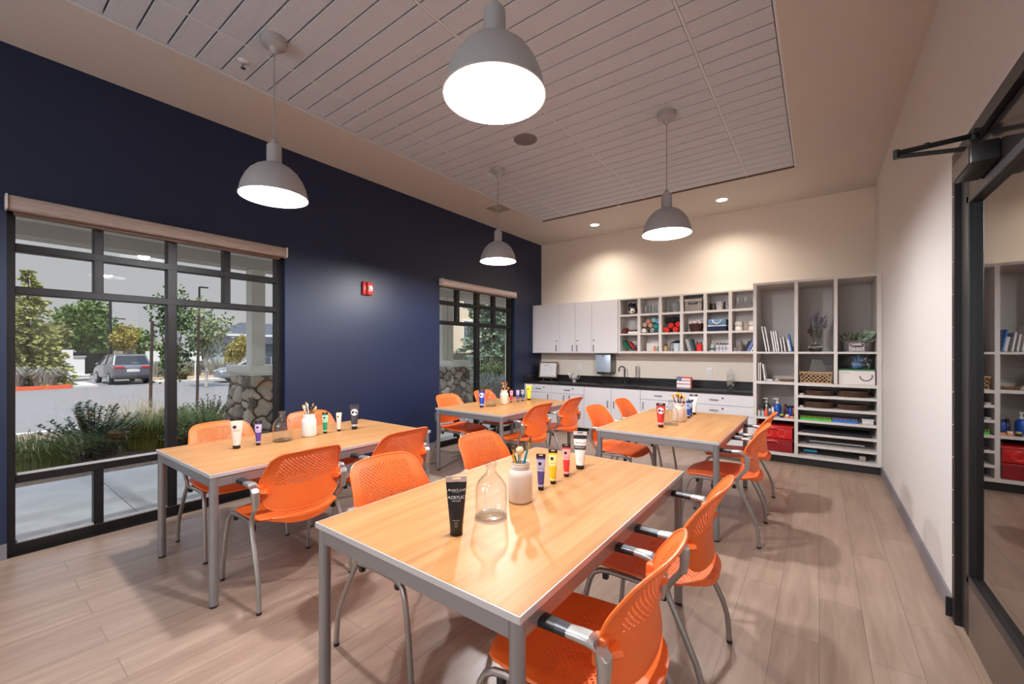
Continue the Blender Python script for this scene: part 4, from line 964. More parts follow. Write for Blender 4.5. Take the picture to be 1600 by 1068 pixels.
for k, (zz, lb, dk) in enumerate(((.125, 'dark red plastic storage bin at the bottom of the tall unit', True), (.292, 'bright red plastic storage bin stacked on the darker red one', False))):
    t = thing('storage_bin', lb, 'bin', (-.455, 6.56, zz))
    b = MB(); b.box(-.185, .185, -.25, .22, 0, .148, bev=.012, seg=3); b.build('bin_body', mat('bin_red_%d' % k, (.26, .008, .012, 1) if dk else (.55, .012, .014, 1), .22, coat=.3), t)
    b = MB(); b.box(-.193, .193, -.262, .23, .146, .162, bev=.005); b.build('lid', mat('bin_lid_%d' % k, (.42, .012, .016, 1) if dk else (.66, .03, .028, 1), .3), t)
    b = MB(); b.tube([(-.10, -.262, .12), (-.08, -.275, .135), (-.03, -.28, .142), (.02, -.275, .136), (.035, -.262, .12)], .011, 8); b.build('latch_handle', mat('bin_latch_%d' % k, (.72, .06, .05, 1), .3), t)
    if not dk:
        b = MB()
        pass
        b.b.free()
        for (cx, rr_) in ((-.08, .04), (.07, .036)): MB().lathe([(rr_, 0), (rr_ + .008, .003), (rr_ + .016, 0)], (cx, -.2505, .075), 24, ax=(0, -1, 0), cap0=False, cap1=False).build('moulded_ring', M['bin_lid_1'], t)
# middle column
t = thing('lavender_vase', 'glass vase of dried lavender on the tall unit\'s upper middle shelf', 'vase', (-.035, 6.46, 1.405))
b = MB(); b.lathe([(0, 0), (.05, 0), (.07, .025), (.072, .045), (.06, .07), (.04, .09)], seg=28); b.build('vase_bowl', mat('smoked_glass', S(46, 40, 42), .12, coat=.4), t)
b = MB(); b.lathe([(.04, .088), (.04, .17), (.046, .2), (.044, .2), (.0375, .17), (.0375, .088)], seg=28, cap0=False, cap1=False); b.build('vase_neck', 'clear_glass', t)
b = MB()
for k in range(16): a = k * .4; b.tube([(.06 * math.cos(a), .06 * math.sin(a), .072), (.075 * math.cos(a + .2), .075 * math.sin(a + .2), .058), (.07 * math.cos(a + .4), .07 * math.sin(a + .4), .046)], .004, 5)
b.build('lace_collar', cmat(206, 200, 196, .7), t)
rr = random.Random(5); st = MB(); fl = MB(); dk = MB()
for k in range(30):
    a = rr.random() * 6.28; q = rr.random() ** .6; top = Vector((.095 * q * math.cos(a) + .012, .07 * q * math.sin(a), .30 + .13 * rr.random() + .05 * (1 - q)))
    base = Vector((.015 * math.cos(a), .015 * math.sin(a), .06)); mid = base.lerp(top, .55) + Vector((0, 0, .03))
    st.tube([base, mid, top], .0022, 5)
    d = (top - mid).normalized()
    for j in range(7):
        p = top + d * (.011 * j - .012)
        for m_ in range(3):
            aa = rr.random() * 6.28; fl.ball(p + Vector((.006 * math.cos(aa), .006 * math.sin(aa), 0)), .0058 * (1.15 - .1 * j), 6, rings=4)
    for j in range(3):
        p = base.lerp(top, .35 + .15 * j); aa = rr.random() * 6.28; e = p + Vector((.035 * math.cos(aa), .03 * math.sin(aa), .03)); sd = Vector((-math.sin(aa), math.cos(aa), 0)) * .005
        st.quad(p - sd * .4, (p + e) / 2 - sd, e, (p + e) / 2 + sd)
for k in range(11):
    a = 2.4 + rr.random() * 1.5; p = Vector((-.03 - .045 * rr.random(), -.02 + .03 * rr.random(), .21 + .12 * rr.random())); dk.ball(p, .014, 8, rings=5)
    dk.tube([(0, 0, .1), tuple(p)], .002, 5)
st.build('stems', cmat(96, 100, 84, .8), t); fl.build('lavender_blossom', cmat(112, 106, 128, .9), t); dk.build('dark_sprigs', cmat(58, 46, 36, .9), t)
t = thing('wire_basket', 'open diamond weave wicker basket on the middle shelf', 'basket', (-.035, 6.45, 1.020))
b = MB(); W, D, Hh = .15, .12, .13
for s in range(-7, 8):
    for dr in (-1, 1):
        def pt(u, zz): return u, zz
        xs_ = [(s * .043 + dr * q * Hh / 6, q * Hh / 6) for q in range(7)]
        seg_ = [(x, zz) for x, zz in xs_ if -W - .001 <= x <= W + .001]
        if len(seg_) > 1:
            b.tube([(x * (1 + .08 * zz / Hh), -D * (1 + .08 * zz / Hh), zz) for x, zz in seg_], .0034, 5); b.tube([(x * (1 + .08 * zz / Hh), D * (1 + .08 * zz / Hh), zz) for x, zz in seg_], .0034, 5)
        seg_ = [(x, zz) for x, zz in xs_ if -D - .001 <= x <= D + .001]
        if len(seg_) > 1:
            for sx in (-1, 1): b.tube([(sx * W * (1 + .08 * zz / Hh), x * (1 + .08 * zz / Hh), zz) for x, zz in seg_], .0034, 5)
for zz in (0.004, Hh):
    k = 1 + .08 * zz / Hh
    b.tube([(-W * k, -D * k, zz), (W * k, -D * k, zz), (W * k, D * k, zz), (-W * k, D * k, zz), (-W * k, -D * k, zz)], .006, 6)
b.box(-W, W, -D, D, 0, .006)
b.build('wicker_body', cmat(206, 168, 126, .6), t)
b = MB(); b.box(-.10, .11, -.07, .08, .008, .085, bev=.03, seg=3); single('brown_parcel', b, cmat(66, 48, 40, .8), 'brown wrapped parcel inside the wicker basket', 'parcel', (-.035, 6.45, 1.020), smooth=60)
b = MB(); b.prism([(-.075, .02), (.075, .02), (.1, .1), (.05, .205), (-.045, .21), (-.07, .12)], -.04, .03, 'y')
single('clear_gift_bag', b, 'bag_clear', 'crinkled clear bag sticking out of the wicker basket', 'bag', (-.025, 6.47, 1.10), smooth=30)
# right column
t = thing('metal_planter', 'grey galvanised planter of leafy greenery on the upper right shelf', 'planter', (.355, 6.46, 1.405))
b = MB(); b.lathe([(0, 0), (.11, 0), (.122, .125), (.126, .13), (.118, .13), (.108, .01), (0, .01)], seg=40, sx=1.22, sy=.95); b.build('pot', 'galvanised', t)
b = MB(); b.prism([(-.07, .01), (.07, .01), (.07, .1), (-.07, .1)], -.118, -.112, 'y'); b.build('cardboard_tag', noise_mat('tagpaper', S(206, 200, 198), S(150, 142, 142), nscale=60, rough=.7, lo=.45, hi=.6), t)
b = MB(); b.tube([(-.05, -.116, .09), (-.06, -.13, .08), (-.045, -.137, .066), (.045, -.137, .066), (.06, -.13, .08), (.05, -.116, .09)], .006, 8); b.build('handle', cmat(70, 62, 62, .4, 60), t)
rr = random.Random(8)
def leaf(b, p, d, n, L_, W_):
    d = d.normalized(); s = d.cross(n).normalized(); nn = s.cross(d)
    q = [p, p + d * L_ * .35 + s * W_ * .5 + nn * .1 * W_, p + d * L_ * .75 + s * W_ * .42, p + d * L_ - nn * .15 * W_, p + d * L_ * .75 - s * W_ * .42, p + d * L_ * .35 - s * W_ * .5 + nn * .1 * W_]
    c = b.b.verts.new(p + d * L_ * .5 - nn * W_ * .12); vs = [b.b.verts.new(x) for x in q]
    for k in range(6): b.b.faces.new((c, vs[k], vs[(k + 1) % 6]))
g1 = MB(); g2 = MB()
for k in range(70):
    x = -.15 + .3 * rr.random(); p = Vector((x * .8, -.05 + .1 * rr.random(), .125 + .02 * rr.random())); d = Vector((x * 2.4 + .5 * (rr.random() - .5), -.6 + 1.1 * rr.random(), .45 + .5 * rr.random()))
    leaf(g2, p + d * .05 * rr.random(), d, Vector((rr.random() - .5, rr.random() - .5, 1)), .05 + .03 * rr.random(), .026)
for k in range(18):
    p = Vector((.05 + .12 * rr.random(), -.11 + .1 * rr.random(), .13 + .09 * rr.random())); a = rr.random() * 6.28
    leaf(g1, p, Vector((math.cos(a), -.4 + .5 * math.sin(a), .6 * rr.random() - .1)), Vector((rr.random() - .5, -1, .5)), .085, .075)
g2.build('foliage', noise_mat('planter_green', S(74, 88, 60), S(140, 150, 128), nscale=30, rough=.6), t); g1.build('round_leaves', cmat(150, 166, 148, .55), t)
t = thing('craft_carton', 'white carton with black leaf wreath print on the right middle shelf', 'box', (.353, 6.45, 1.020))
b = MB(); b.box(-.168, .165, -.13, .13, 0, .165, bev=.003, seg=1); o = b.build('carton', cmat(226, 218, 214, .6), t)
b = MB()
for k in range(11):
    a = PI * (1.0 + k / 10.0); cx, cz = .085 + .058 * math.cos(a), .10 + .05 * math.sin(a) * 1.1
    leaf(b, Vector((cx, -.1315, cz)), Vector((math.cos(a + 2), 0, math.sin(a + 2))), Vector((0, -1, 0)), .022, .012)
b.build('printed_wreath', cmat(40, 36, 38), o, smooth=0)
b = MB(); b.box(-.15, -.06, -.1312, -.1302, .135, .139); b.build('printed_line', cmat(90, 86, 88), o, smooth=0)
b = MB(); b.box(-.17, .167, -.132, .132, .163, .18, bev=.002, seg=1); b.build('green_lid', cmat(60, 120, 80, .6), t)
t = thing('plastic_bag_of_ribbons', 'clear bag of blue and silver shredded paper lying on the white carton', 'bag', (.353, 6.43, 1.200))
rr = random.Random(21)
b = MB(); b.ball((0, .0, .085), .1, 24, sx=1.55, sy=1.1, sz=.86, rings=14)
for v in b.b.verts: v.co += Vector((rr.random() - .5, rr.random() - .5, rr.random() - .5)) * .012
b.build('clear_bag', 'bag_clear', t, smooth=20)
def shreds(x0, x1, col, nm, n):
    b = MB()
    for k in range(n):
        p = Vector((x0 + (x1 - x0) * rr.random(), -.07 + .12 * rr.random(), .02 + .12 * rr.random())); d = Vector((rr.random() - .5, rr.random() - .5, rr.random() - .5)).normalized() * .035; s = d.cross(Vector((rr.random(), rr.random(), rr.random()))).normalized() * .008
        b.quad(p - d - s, p + d - s, p + d + s, p - d + s)
    o = b.build(nm, col, t, smooth=0); o['kind'] = 'stuff'
shreds(-.02, .05, cmat(130, 170, 214, .5), 'blue_shreds', 70); shreds(.05, .12, cmat(214, 218, 224, .3, 40), 'silver_shreds', 70); shreds(.06, .13, cmat(30, 44, 66, .5), 'navy_shreds', 22)
# slots
PM = noise_mat('placemat', S(60, 40, 32), S(120, 88, 70), scale=(1, 1, 1), nscale=70, rough=.8, bump=.6, bdist=.004)
for (zz, x, n, lb) in ((.868, .0, 4, 'upper slot\'s left stack'), (.868, .325, 5, 'upper slot\'s right stack'), (.716, -.01, 5, 'second slot\'s left stack'), (.716, .32, 4, 'second slot\'s right stack')):
    for k in range(n):
        b = MB(); rm = .155
        b.lathe([(0, 0)] + [(rm * q / 8, .0 if q % 2 else .003) for q in range(1, 8)] + [(rm, .004), (rm, .011)] + [(rm * q / 8, .013 if q % 2 else .010) for q in range(7, 0, -1)] + [(0, .012)], seg=40)
        o = ('bottom', 'second', 'third', 'fourth', 'fifth')[k]
        if k == n - 1: o = 'top'
        single('woven_placemat', b, PM, 'round brown woven placemat, %s one of the %s' % (o, lb), 'placemat', (x + .006 * math.sin(k * 2.1), 6.46 + .005 * math.cos(k * 1.7), zz + .0145 * k), 'round woven placemats')
for (x, zz, lb) in ((-.175, .868, 'small white tealight at the front of the upper placemat slot'), (-.175, .716, 'small grey speckled stone dish at the front of the second placemat slot')):
    b = MB(); b.lathe([(0, 0), (.022, 0), (.026, .02), (.02, .022), (.016, .014), (0, .013)], seg=16)
    single('tealight_holder', b, cmat(190, 184, 180), lb, 'holder', (x, 6.32, zz))
def beads(label, x0, x1, z, col, tips, n):
    t = thing('peg_strip', label, 'strip', ((x0 + x1) / 2, 6.34, z))
    w = (x1 - x0) / 2
    b = MB(); b.box(-w, w, -.018, .018, 0, .022, bev=.003, seg=1); b.build('base_strip', cmat(*col), t)
    for k in range(n):
        px = -w + (k + .5) * 2 * w / n
        b = MB(); b.box(px - .0035, px + .0035, -.014, .014, .022, .05, bev=.002, seg=1); o = b.build('peg', cmat(*tips[k % len(tips)]), t)
beads('bright green plastic strip of pegs lying in the third slot', -.19, .12, .562, (60, 190, 60), [(90, 210, 70), (160, 80, 40)], 26)
beads('bright blue plastic strip of pegs lying in the third slot', .13, .36, .562, (36, 120, 214), [(80, 150, 220), (200, 70, 70), (90, 150, 220)], 18)
t = thing('clip_container', 'small clear container with pale lid at the end of the third slot', 'container', (.455, 6.36, .562))
b = MB(); b.box(-.05, .05, -.04, .04, 0, .048, bev=.006); b.build('container', cmat(216, 208, 204, .3), t)
b = MB(); b.box(-.056, .056, -.046, .046, .046, .06, bev=.004); b.build('lid', cmat(196, 204, 222, .3), t)
b = MB(); b.box(-.33, .33, -.2, .2, 0, .03, bev=.01); b.tube([(-.06, -.2, .012), (-.05, -.218, .014), (.05, -.218, .014), (.06, -.2, .012)], .006, 8)
single('black_portfolio', b, cmat(26, 26, 32, .6), 'flat black portfolio case with handle in the fourth slot', 'portfolio', (.155, 6.50, .406))
t = thing('bar_clamp', 'long thin metal bar clamp lying in the fifth slot', 'clamp', (.15, 6.40, .260))
b = MB(); b.box(-.26, .28, -.006, .006, .03, .042); b.build('bar', 'steel_brushed', t, smooth=0)
b = MB(); b.box(-.275, -.25, -.012, .012, 0, .085, bev=.003, seg=1); b.cyl((-.262, 0, .06), (-.225, 0, .06), .012, seg=12); b.build('jaw', cmat(50, 46, 46, .4), t)
t = thing('paper_trimmer', 'paper trimmer with teal handle in the lowest slot', 'paper trimmer', (.14, 6.40, .125), R(-3))
b = MB(); b.box(-.26, .30, -.05, .08, 0, .012, bev=.002, seg=1); b.build('base_board', cmat(150, 146, 144, .4), t)
b = MB(); b.box(-.16, .25, -.03, .0, .022, .04, bev=.004, seg=1); b.build('cutting_arm', cmat(30, 30, 34, .4), t)
b = MB(); b.box(-.30, -.16, -.035, .005, .028, .062, bev=.008); b.build('handle', cmat(28, 150, 186, .4), t)
b = MB(); b.box(.24, .30, -.05, .02, .012, .062, bev=.004, seg=1); b.cyl((.27, -.052, .035), (.27, -.045, .035), .012, seg=12); b.build('hinge_block', cmat(186, 178, 170, .4, 40), t)
# ------------------------------------------------------------------ things on the tables
TT = .74
def face_cam(x, y, k=.95): return math.atan2(-x, y) * k
LETTER = {}
def lettering(txt, size, shear=0.0, bold=0.0):
    k = (txt, size, shear, bold)
    if k not in LETTER:
        b = text_mb(txt, size, shear=shear, bold=bold); LETTER[k] = bmesh.new(); LETTER[k] = b.b
    n = MB(); n.b.free(); n.b = LETTER[k].copy(); return n
def paint_tube(label, x, y, big, body, style, top=None):
    t = thing('paint_tube', label, 'paint tube', (x, y, TT), face_cam(x, y))
    H, r, w, hc = (.213, .0235, .0385, .024) if big else (.175, .0142, .0225, .017)
    zc = hc; zt = H - (.020 if big else .018)
    def ab(z):
        q = max(0, min(1, (z - zc) / (zt - zc))); q2 = q ** 1.15
        return r + (w - r) * q, r * (1 - q2) + .0022
    def P(x_, z, off=.0005):
        a, bq = ab(z); s = max(0.0, 1 - (x_ / a) ** 2); return -bq * math.sqrt(s) - off
    def band(z0, z1, m, nm, off=0.0, par=t):
        b = MB(); n = 8; rings = []
        for i in range(n + 1):
            z = z0 + (z1 - z0) * i / n; a, bq = ab(z)
            rings.append([b.b.verts.new((math.cos(2 * PI * k / 28) * (a + off), math.sin(2 * PI * k / 28) * (bq + off), z)) for k in range(28)])
        for i in range(n): b._skin(rings[i], rings[i + 1])
        if off == 0: b.b.faces.new(rings[0][::-1]); b.b.faces.new(rings[-1])
        return b.build(nm, m, par, smooth=50)
    bodyo = band(zc, zt, cmat(*body, .3), 'tube_body')
    b = MB(); b.lathe([(r * .93, 0), (r * .98, .002), (r * .98, hc - .001), (r * .8, hc)], seg=24); b.build('cap', cmat(26, 22, 22, .4), t)
    cc = top or (28, 24, 26)
    b = MB(); z0, z1, sw, sh = zt - .001, H, w * .42, .0035
    zm = (z0 + z1) / 2 + .003
    b.box(-w, w, -.0022, .0022, z0, zm - sh); b.box(-w, w, -.0022, .0022, zm + sh, z1); b.box(-w, -sw, -.0022, .0022, zm - sh, zm + sh); b.box(sw, w, -.0022, .0022, zm - sh, zm + sh)
    b.build('crimp', cmat(*cc, .35), t, smooth=0)
    def disc(cx, cz, rd, m, nm, off):
        b = MB(); n = 20; c = b.b.verts.new((cx, P(cx, cz, off), cz)); rg = [b.b.verts.new((cx + rd * math.cos(2 * PI * k / n), P(cx + rd * math.cos(2 * PI * k / n), cz + rd * math.sin(2 * PI * k / n), off), cz + rd * math.sin(2 * PI * k / n))) for k in range(n)]
        for k in range(n): b.b.faces.new((c, rg[k], rg[(k + 1) % n]))
        return b.build(nm, m, bodyo, smooth=0)
    def write(txt, size, cz, m, cx=0.0, shear=0.0, off=.0009, bold=0.0):
        b = lettering(txt, size, shear, bold)
        for v in b.b.verts: v.co = Vector((v.co.x + cx, P(v.co.x + cx, v.co.z + cz, off), v.co.z + cz))
        return b.build('lettering', m, bodyo, smooth=0, recalc=False)
    dark, white = cmat(24, 22, 26), cmat(238, 236, 236)
    k = w / .0385
    if style == 'black':
        write("Artist's Loft", .0135, H * .77, white, shear=.35); write('FINE ART MATERIALS', .003, H * .735, white); write('ACRYLIC', .0155, H * .645, white, bold=.0001); write('ACRYLIQUE', .006, H * .59, white)
        for q in range(4): write('ACRYLIC PAINT' if q == 0 else '120 ml', .0042 if q else .0036, H * (.27 - .032 * q), white)
    elif style == 'white':
        band(zt - .022, zt, dark, 'black_band', .0004, bodyo); write("Artist's Loft", .012, H * .70, dark, shear=.35)
        band(H * .52, H * .63, dark, 'black_band', .0004, bodyo); write('ACRYLIC', .0140, H * .583, white, off=.0012); write('ACRYLIQUE', .004, H * .538, white, off=.0012)
        for q in range(3): write('TITANIUM WHITE' if q == 0 else '120 ml', .0034, H * (.28 - .03 * q), cmat(150, 140, 136))
    elif style == 'disc':   # pale upper panel with black dot
        lt = tuple(min(255, int(c * .45 + 150)) for c in body)
        band(H * .52, H * .845, cmat(*lt, .35), 'pale_panel', .0003, bodyo); band(zc + .002, zc + .012, cmat(*lt, .35), 'pale_stripe', .0003, bodyo)
        disc(-w * .22, H * .73, w * .36, dark, 'brand_dot', .0008); write('ACRYLIC', .0098 * k * 1.25, H * .60, dark)
        write('75 ml', .005, H * .2, dark if sum(body) > 250 else white, cx=w * .15)
    elif style == 'plain':
        disc(-w * .3, H * .70, w * .30, dark, 'brand_dot', .0008); write('ACRYLIC', .0098 * k * 1.15, H * .585, dark); write('120 ml', .005, H * .26, dark, cx=-w * .2)
    elif style == 'round':   # big white roundel with a small dark dot
        disc(0, H * .69, w * .72, white, 'roundel', .0006); disc(-w * .28, H * .70, w * .27, dark, 'brand_dot', .0011); write('ACRYLIC', .0064 * k, H * .668, cmat(110, 104, 108), off=.0012, cx=.011 * k)
        band(zc + .004, zc + .020 * k, cmat(*tuple(min(255, int(c * .3 + 170)) for c in body), .35), 'pale_stripe', .0003, bodyo)
    return t
paint_tube('tall black paint tube with white lettering, clear top, on the nearest table', -1.078, 1.114, True, (22, 19, 20), 'black', (196, 176, 170))
paint_tube('small violet paint tube beside the white brush jar on the nearest table', -1.09, 1.713, False, (82, 70, 140), 'disc')
paint_tube('small yellow paint tube on the nearest table between violet and red tubes', -1.091, 1.829, False, (244, 200, 20), 'disc')
paint_tube('small red paint tube on the nearest table beside the big white tube', -1.094, 1.975, False, (232, 52, 54), 'disc')
paint_tube('tall white paint tube with black bands at the far end of the nearest table', -1.104, 2.154, True, (240, 232, 228), 'white', (206, 200, 198))
paint_tube('tall cream paint tube with black top on the big window table', -3.251, 1.187, True, (226, 206, 190), 'plain')
paint_tube('small purple paint tube between cream tube and glass bottle', -3.238, 1.32, False, (92, 60, 140), 'disc')
paint_tube('small green paint tube beside the white brush jar on the big window table', -3.26, 1.834, False, (20, 140, 92), 'disc')
paint_tube('small pale pink paint tube between the green and charcoal tubes', -3.26, 1.956, False, (240, 214, 200), 'plain')
paint_tube('tall charcoal paint tube with white roundel at the far end of the big window table', -3.232, 2.084, True, (58, 54, 60), 'round', (58, 54, 60))
paint_tube('tall red paint tube with white roundel on the sink side table', -1.129, 3.749, True, (206, 44, 36), 'round')
paint_tube('small orange paint tube behind the brush jar on the sink side table', -1.093, 4.338, False, (246, 104, 60), 'disc')
paint_tube('small blue paint tube next to the orange tube on the sink side table', -1.059, 4.432, False, (28, 82, 180), 'disc')
paint_tube('small dark navy paint tube half hidden behind the blue one', -1.07, 4.557, False, (34, 44, 70), 'disc')
paint_tube('tall white paint tube with black top at the far end of the sink side table', -1.076, 4.714, True, (238, 234, 230), 'plain')
paint_tube('tall royal blue paint tube with white roundel on the far window table', -3.242, 3.783, True, (30, 64, 170), 'round')
paint_tube('small crimson paint tube beside the brush jar on the far window table', -3.264, 4.407, False, (206, 48, 76), 'disc')
paint_tube('small lilac paint tube on the far window table between crimson and slate tubes', -3.237, 4.514, False, (104, 78, 150), 'disc')
paint_tube('small slate paint tube on the far window table beside the yellow tube', -3.226, 4.61, False, (56, 76, 96), 'disc')
paint_tube('tall yellow paint tube at the far end of the far window table', -3.215, 4.746, True, (250, 206, 30), 'plain', (206, 190, 160))

def glass_bottle(x, y, label, k=1.0):
    t = thing('glass_bottle', label, 'bottle', (x, y, TT), 0, 'clear glass bottles on the tables')
    o = [(.0, .0025), (.057, .0025), (.064, .008), (.0645, .06), (.0645, .112), (.062, .128), (.053, .148), (.038, .164), (.026, .176), (.0205, .186), (.0185, .198), (.0185, .209)]
    i = [(r - .003, z) for r, z in o[::-1] if r > .003 and z > .01]
    b = MB(); b.lathe(o + i + [(.055, .011), (0, .015)], seg=40); b.build('glass_body', 'clear_glass', t, smooth=60)
    b = MB(); b.lathe([(.0185, .207), (.0245, .209), (.0255, .215), (.024, .222), (.018, .224), (.0155, .222), (.0155, .207)], seg=28, cap0=False, cap1=False); b.build('lip', 'clear_glass', t, smooth=60)
    b = MB(); b.lathe([(.050, .004), (.060, .0055), (.0625, .010), (.058, .013), (.050, .011)], seg=40, cap0=False, cap1=False); b.build('thick_base', 'base_glass', t, smooth=60)
    return t
thin_glass('base_glass', (.93, .96, .95, 1), .12)
glass_bottle(-1.074, 1.312, 'clear glass bottle on the nearest table beside the white brush jar')
glass_bottle(-3.24, 1.487, 'clear glass bottle on the big window table beside the white brush jar')
glass_bottle(-1.095, 3.934, 'clear glass bottle on the sink side table behind the red tube')
glass_bottle(-3.224, 3.932, 'clear glass bottle on the far window table beside the blue tube')
def brush_jar(x, y, label, col):
    t = thing('mason_jar', label, 'jar', (x, y, TT), 0.3, 'mason jars holding brushes')
    m = cmat(*col, .32)
    o = [(.0, .0), (.046, 0), (.052, .005), (.0545, .014), (.0545, .118), (.052, .132), (.045, .144), (.0415, .148)]
    i = [(.0385, .148), (.045, .13), (.0505, .115), (.0505, .012), (0, .008)]
    b = MB(); b.lathe(o + [(.0415, .17), (.0385, .17)] + i, seg=44)
    for v in b.b.verts:      # softly squared body
        rr_ = math.hypot(v.co.x, v.co.y)
        if .01 < v.co.z < .14 and rr_ > .04:
            a = math.atan2(v.co.y, v.co.x); f = 1 + .018 * math.cos(4 * a); v.co.x *= f; v.co.y *= f
    b.build('jar_body', m, t, smooth=50)
    b = MB()
    for z in (.153, .1585, .164): b.lathe([(.0415, z - .0018), (.0432, z), (.0415, z + .0018)], seg=40, cap0=False, cap1=False)
    b.lathe([(.0385, .176), (.0415, .178), (.0425, .174), (.0418, .169)], seg=40, cap0=False, cap1=False); b.lathe([(.0385, .168), (.0385, .176)], seg=40, cap0=False, cap1=False)
    b.build('thread_rim', m, t, smooth=60)
    return t
JARS = [(-1.084, 1.531, (222, 206, 194), 'nearest table'), (-3.254, 1.698, (232, 226, 222), 'big window table'), (-1.085, 4.17, (226, 208, 196), 'sink side table'), (-3.22, 4.194, (232, 206, 182), 'far window table')]
for x, y, c, w in JARS: brush_jar(x, y, 'off white mason jar holding paint brushes on the ' + w, c)
def brush(label, jar, az, lean, ln, hc, fc, bc, shape='round', hw=.0035, bl=.022, up=True, group=None):
    """stands in the jar, leaning to azimuth az; lean = horizontal shift per unit height"""
    x, y = JARS[jar][:2]; d = Vector((math.cos(az), math.sin(az), 0))
    base = -d * min(.034, lean * .09); ax = (d * lean + Vector((0, 0, 1))).normalized()
    t = thing('paint_brush', label, 'paint brush', (x + base.x, y + base.y, TT + .010 + hw * .6), 0, group)
    P0 = Vector((0, 0, 0)); P1 = ax * (ln * .76); P2 = ax * (ln * .88)
    b = MB(); b.tube([P0, ax * ln * .12, ax * ln * .5, P1], [hw * .5, hw * .75, hw * 1.25, hw * .9], 8); b.build('handle', cmat(*hc, .3), t)
    b = MB(); b.tube([P1, P2], [hw * 1.0, hw * 1.15], 8); b.build('ferrule', cmat(*fc, .3, 80), t)
    b = MB()
    q = ax.cross(Vector((x, y, 0)).normalized()).normalized()
    if shape == 'round': b.tube([P2, P2 + ax * bl * .45, P2 + ax * bl], [hw * 1.1, hw * 1.3, hw * .25], 8)
    elif shape == 'flat': b.tube([P2, P2 + ax * bl * .6, P2 + ax * bl], [hw * 1.3, hw * 2.0, hw * 1.9], 10, asp=.45, up=(0, 1, .1))
    else: b.ball(P2 + ax * bl * .5, bl * .62, 12, sx=1, sy=1, sz=1.05)
    b.build('bristles', cmat(*bc, .85), t)
GOLD, STEEL = (206, 170, 90), (196, 196, 198)
right = math.atan2(.594, .804); left = right + PI
B0 = 'in the nearest table\'s jar'
brush('paint brush with orange handle and black tip leaning left ' + B0, 0, left + .2, .36, .278, (236, 160, 40), (50, 46, 44), (44, 34, 30), 'flat', .005)
brush('paint brush with dark green handle leaning left ' + B0, 0, left - .5, .30, .255, (24, 74, 56), GOLD, (84, 52, 36), 'round', .0045)
brush('slim paint brush with teal handle and gold ferrule upright ' + B0, 0, left + .9, .12, .262, (20, 126, 150), GOLD, (120, 76, 50), 'round', .0042)
brush('thick paint brush with teal handle and brown tip leaning right ' + B0, 0, right + .15, .26, .292, (16, 128, 156), GOLD, (110, 66, 42), 'round', .0052, .03)
brush('wooden brush with round pale bristles low in the nearest table\'s jar', 0, left + 1.5, .2, .236, (196, 150, 96), STEEL, (222, 186, 140), 'ball', .005, .03)
def bunch(jar, n, where, pal, rnd_, lo, hi, shape):
    for k in range(n):
        h, f, bc = pal[k % len(pal)]
        a = 2 * PI * k / n + rnd_.random()
        brush('paint brush standing in the crowded mason jar on the ' + where, jar, a, .12 + .34 * rnd_.random(), lo + (hi - lo) * rnd_.random(), h, f, bc, shape[k % len(shape)], .0042, .028, group='brushes in the jar on the ' + where)
rr = random.Random(3)
bunch(1, 12, 'big window table', [((236, 168, 40), (60, 52, 48), (40, 32, 30)), ((232, 196, 120), STEEL, (206, 150, 70)), ((180, 60, 40), GOLD, (214, 190, 150)), ((40, 110, 130), STEEL, (230, 200, 120)), ((226, 214, 206), STEEL, (236, 232, 226))], rr, .22, .27, ['flat', 'round'])
bunch(2, 10, 'sink side table', [((40, 70, 90), STEEL, (236, 170, 60)), ((180, 60, 80), STEEL, (240, 180, 80)), ((70, 90, 90), GOLD, (226, 150, 60)), ((30, 34, 40), STEEL, (40, 34, 32))], rr, .24, .275, ['ball', 'flat', 'flat'])
bunch(3, 6, 'far window table', [((60, 80, 70), GOLD, (170, 84, 30)), ((40, 60, 90), STEEL, (196, 100, 40)), ((120, 60, 40), GOLD, (150, 76, 34))], rr, .21, .285, ['ball', 'flat'])
# ------------------------------------------------------------------ outdoors
G = -.35
struct(boxes('patio', noise_mat('concrete', S(226, 225, 227), S(238, 237, 237), nscale=3, rough=.85, bump=.06, bdist=.004), [(-6.82, -4.62, a + .004, a + 2.396, -.12, -.03) for a in (-6.19, -3.79, -1.39, 1.01, 3.41, 5.81, 8.21, 10.61)]))
noise_mat('mulch', S(112, 92, 80), S(178, 154, 136), nscale=26, detail=8, rough=.95, bump=1.0, bdist=.03)
b = MB(); nx, ny = 14, 20; V = []
for i in range(nx + 1):
    row = []
    for j in range(ny + 1):
        x = -6.82 - 6.4 * i / nx; y = -8 + 24 * j / ny
        row.append(b.b.verts.new((x, y, -.04 - .28 * (i / nx) + (.03 * math.sin(x * 2.1 + y * 1.3) if 0 < i < nx else 0))))
    V.append(row)
for i in range(nx):
    for j in range(ny): b.b.faces.new((V[i][j], V[i + 1][j], V[i + 1][j + 1], V[i][j + 1]))
struct(b.build('ground_bed', 'mulch'))
struct(boxes('kerb_near', noise_mat('kerb', S(196, 192, 188), S(212, 208, 204), nscale=4, rough=.85), [(-13.45, -13.2, -30, 40, G - .1, G + .05)]))
struct(boxes('road', noise_mat('asphalt', (.20, .19, .192, 1), (.24, .23, .232, 1), nscale=14, rough=.9), [(-90, -13.4, -60, 90, G - .2, G - .04)]))
tag(boxes('red_kerb', cmat(232, 98, 62, .7), [(-29.3, -29.05, -3, 3.45, G - .05, G + .13), (-32, -29.2, 3.3, 3.55, G - .05, G + .13)]), 'red painted kerb around the conifer bed across the road', 'kerb')
struct(boxes('ground_island', 'mulch', [(-40, -29.25, -6, 3.4, G - .05, G + .1)]))
struct(boxes('sidewalk', 'kerb', [(-31.2, -29.8, 6.9, 30, G - .05, G + .06), (-33, -29.3, 3.6, 4.5, G - .05, G + .05)]))
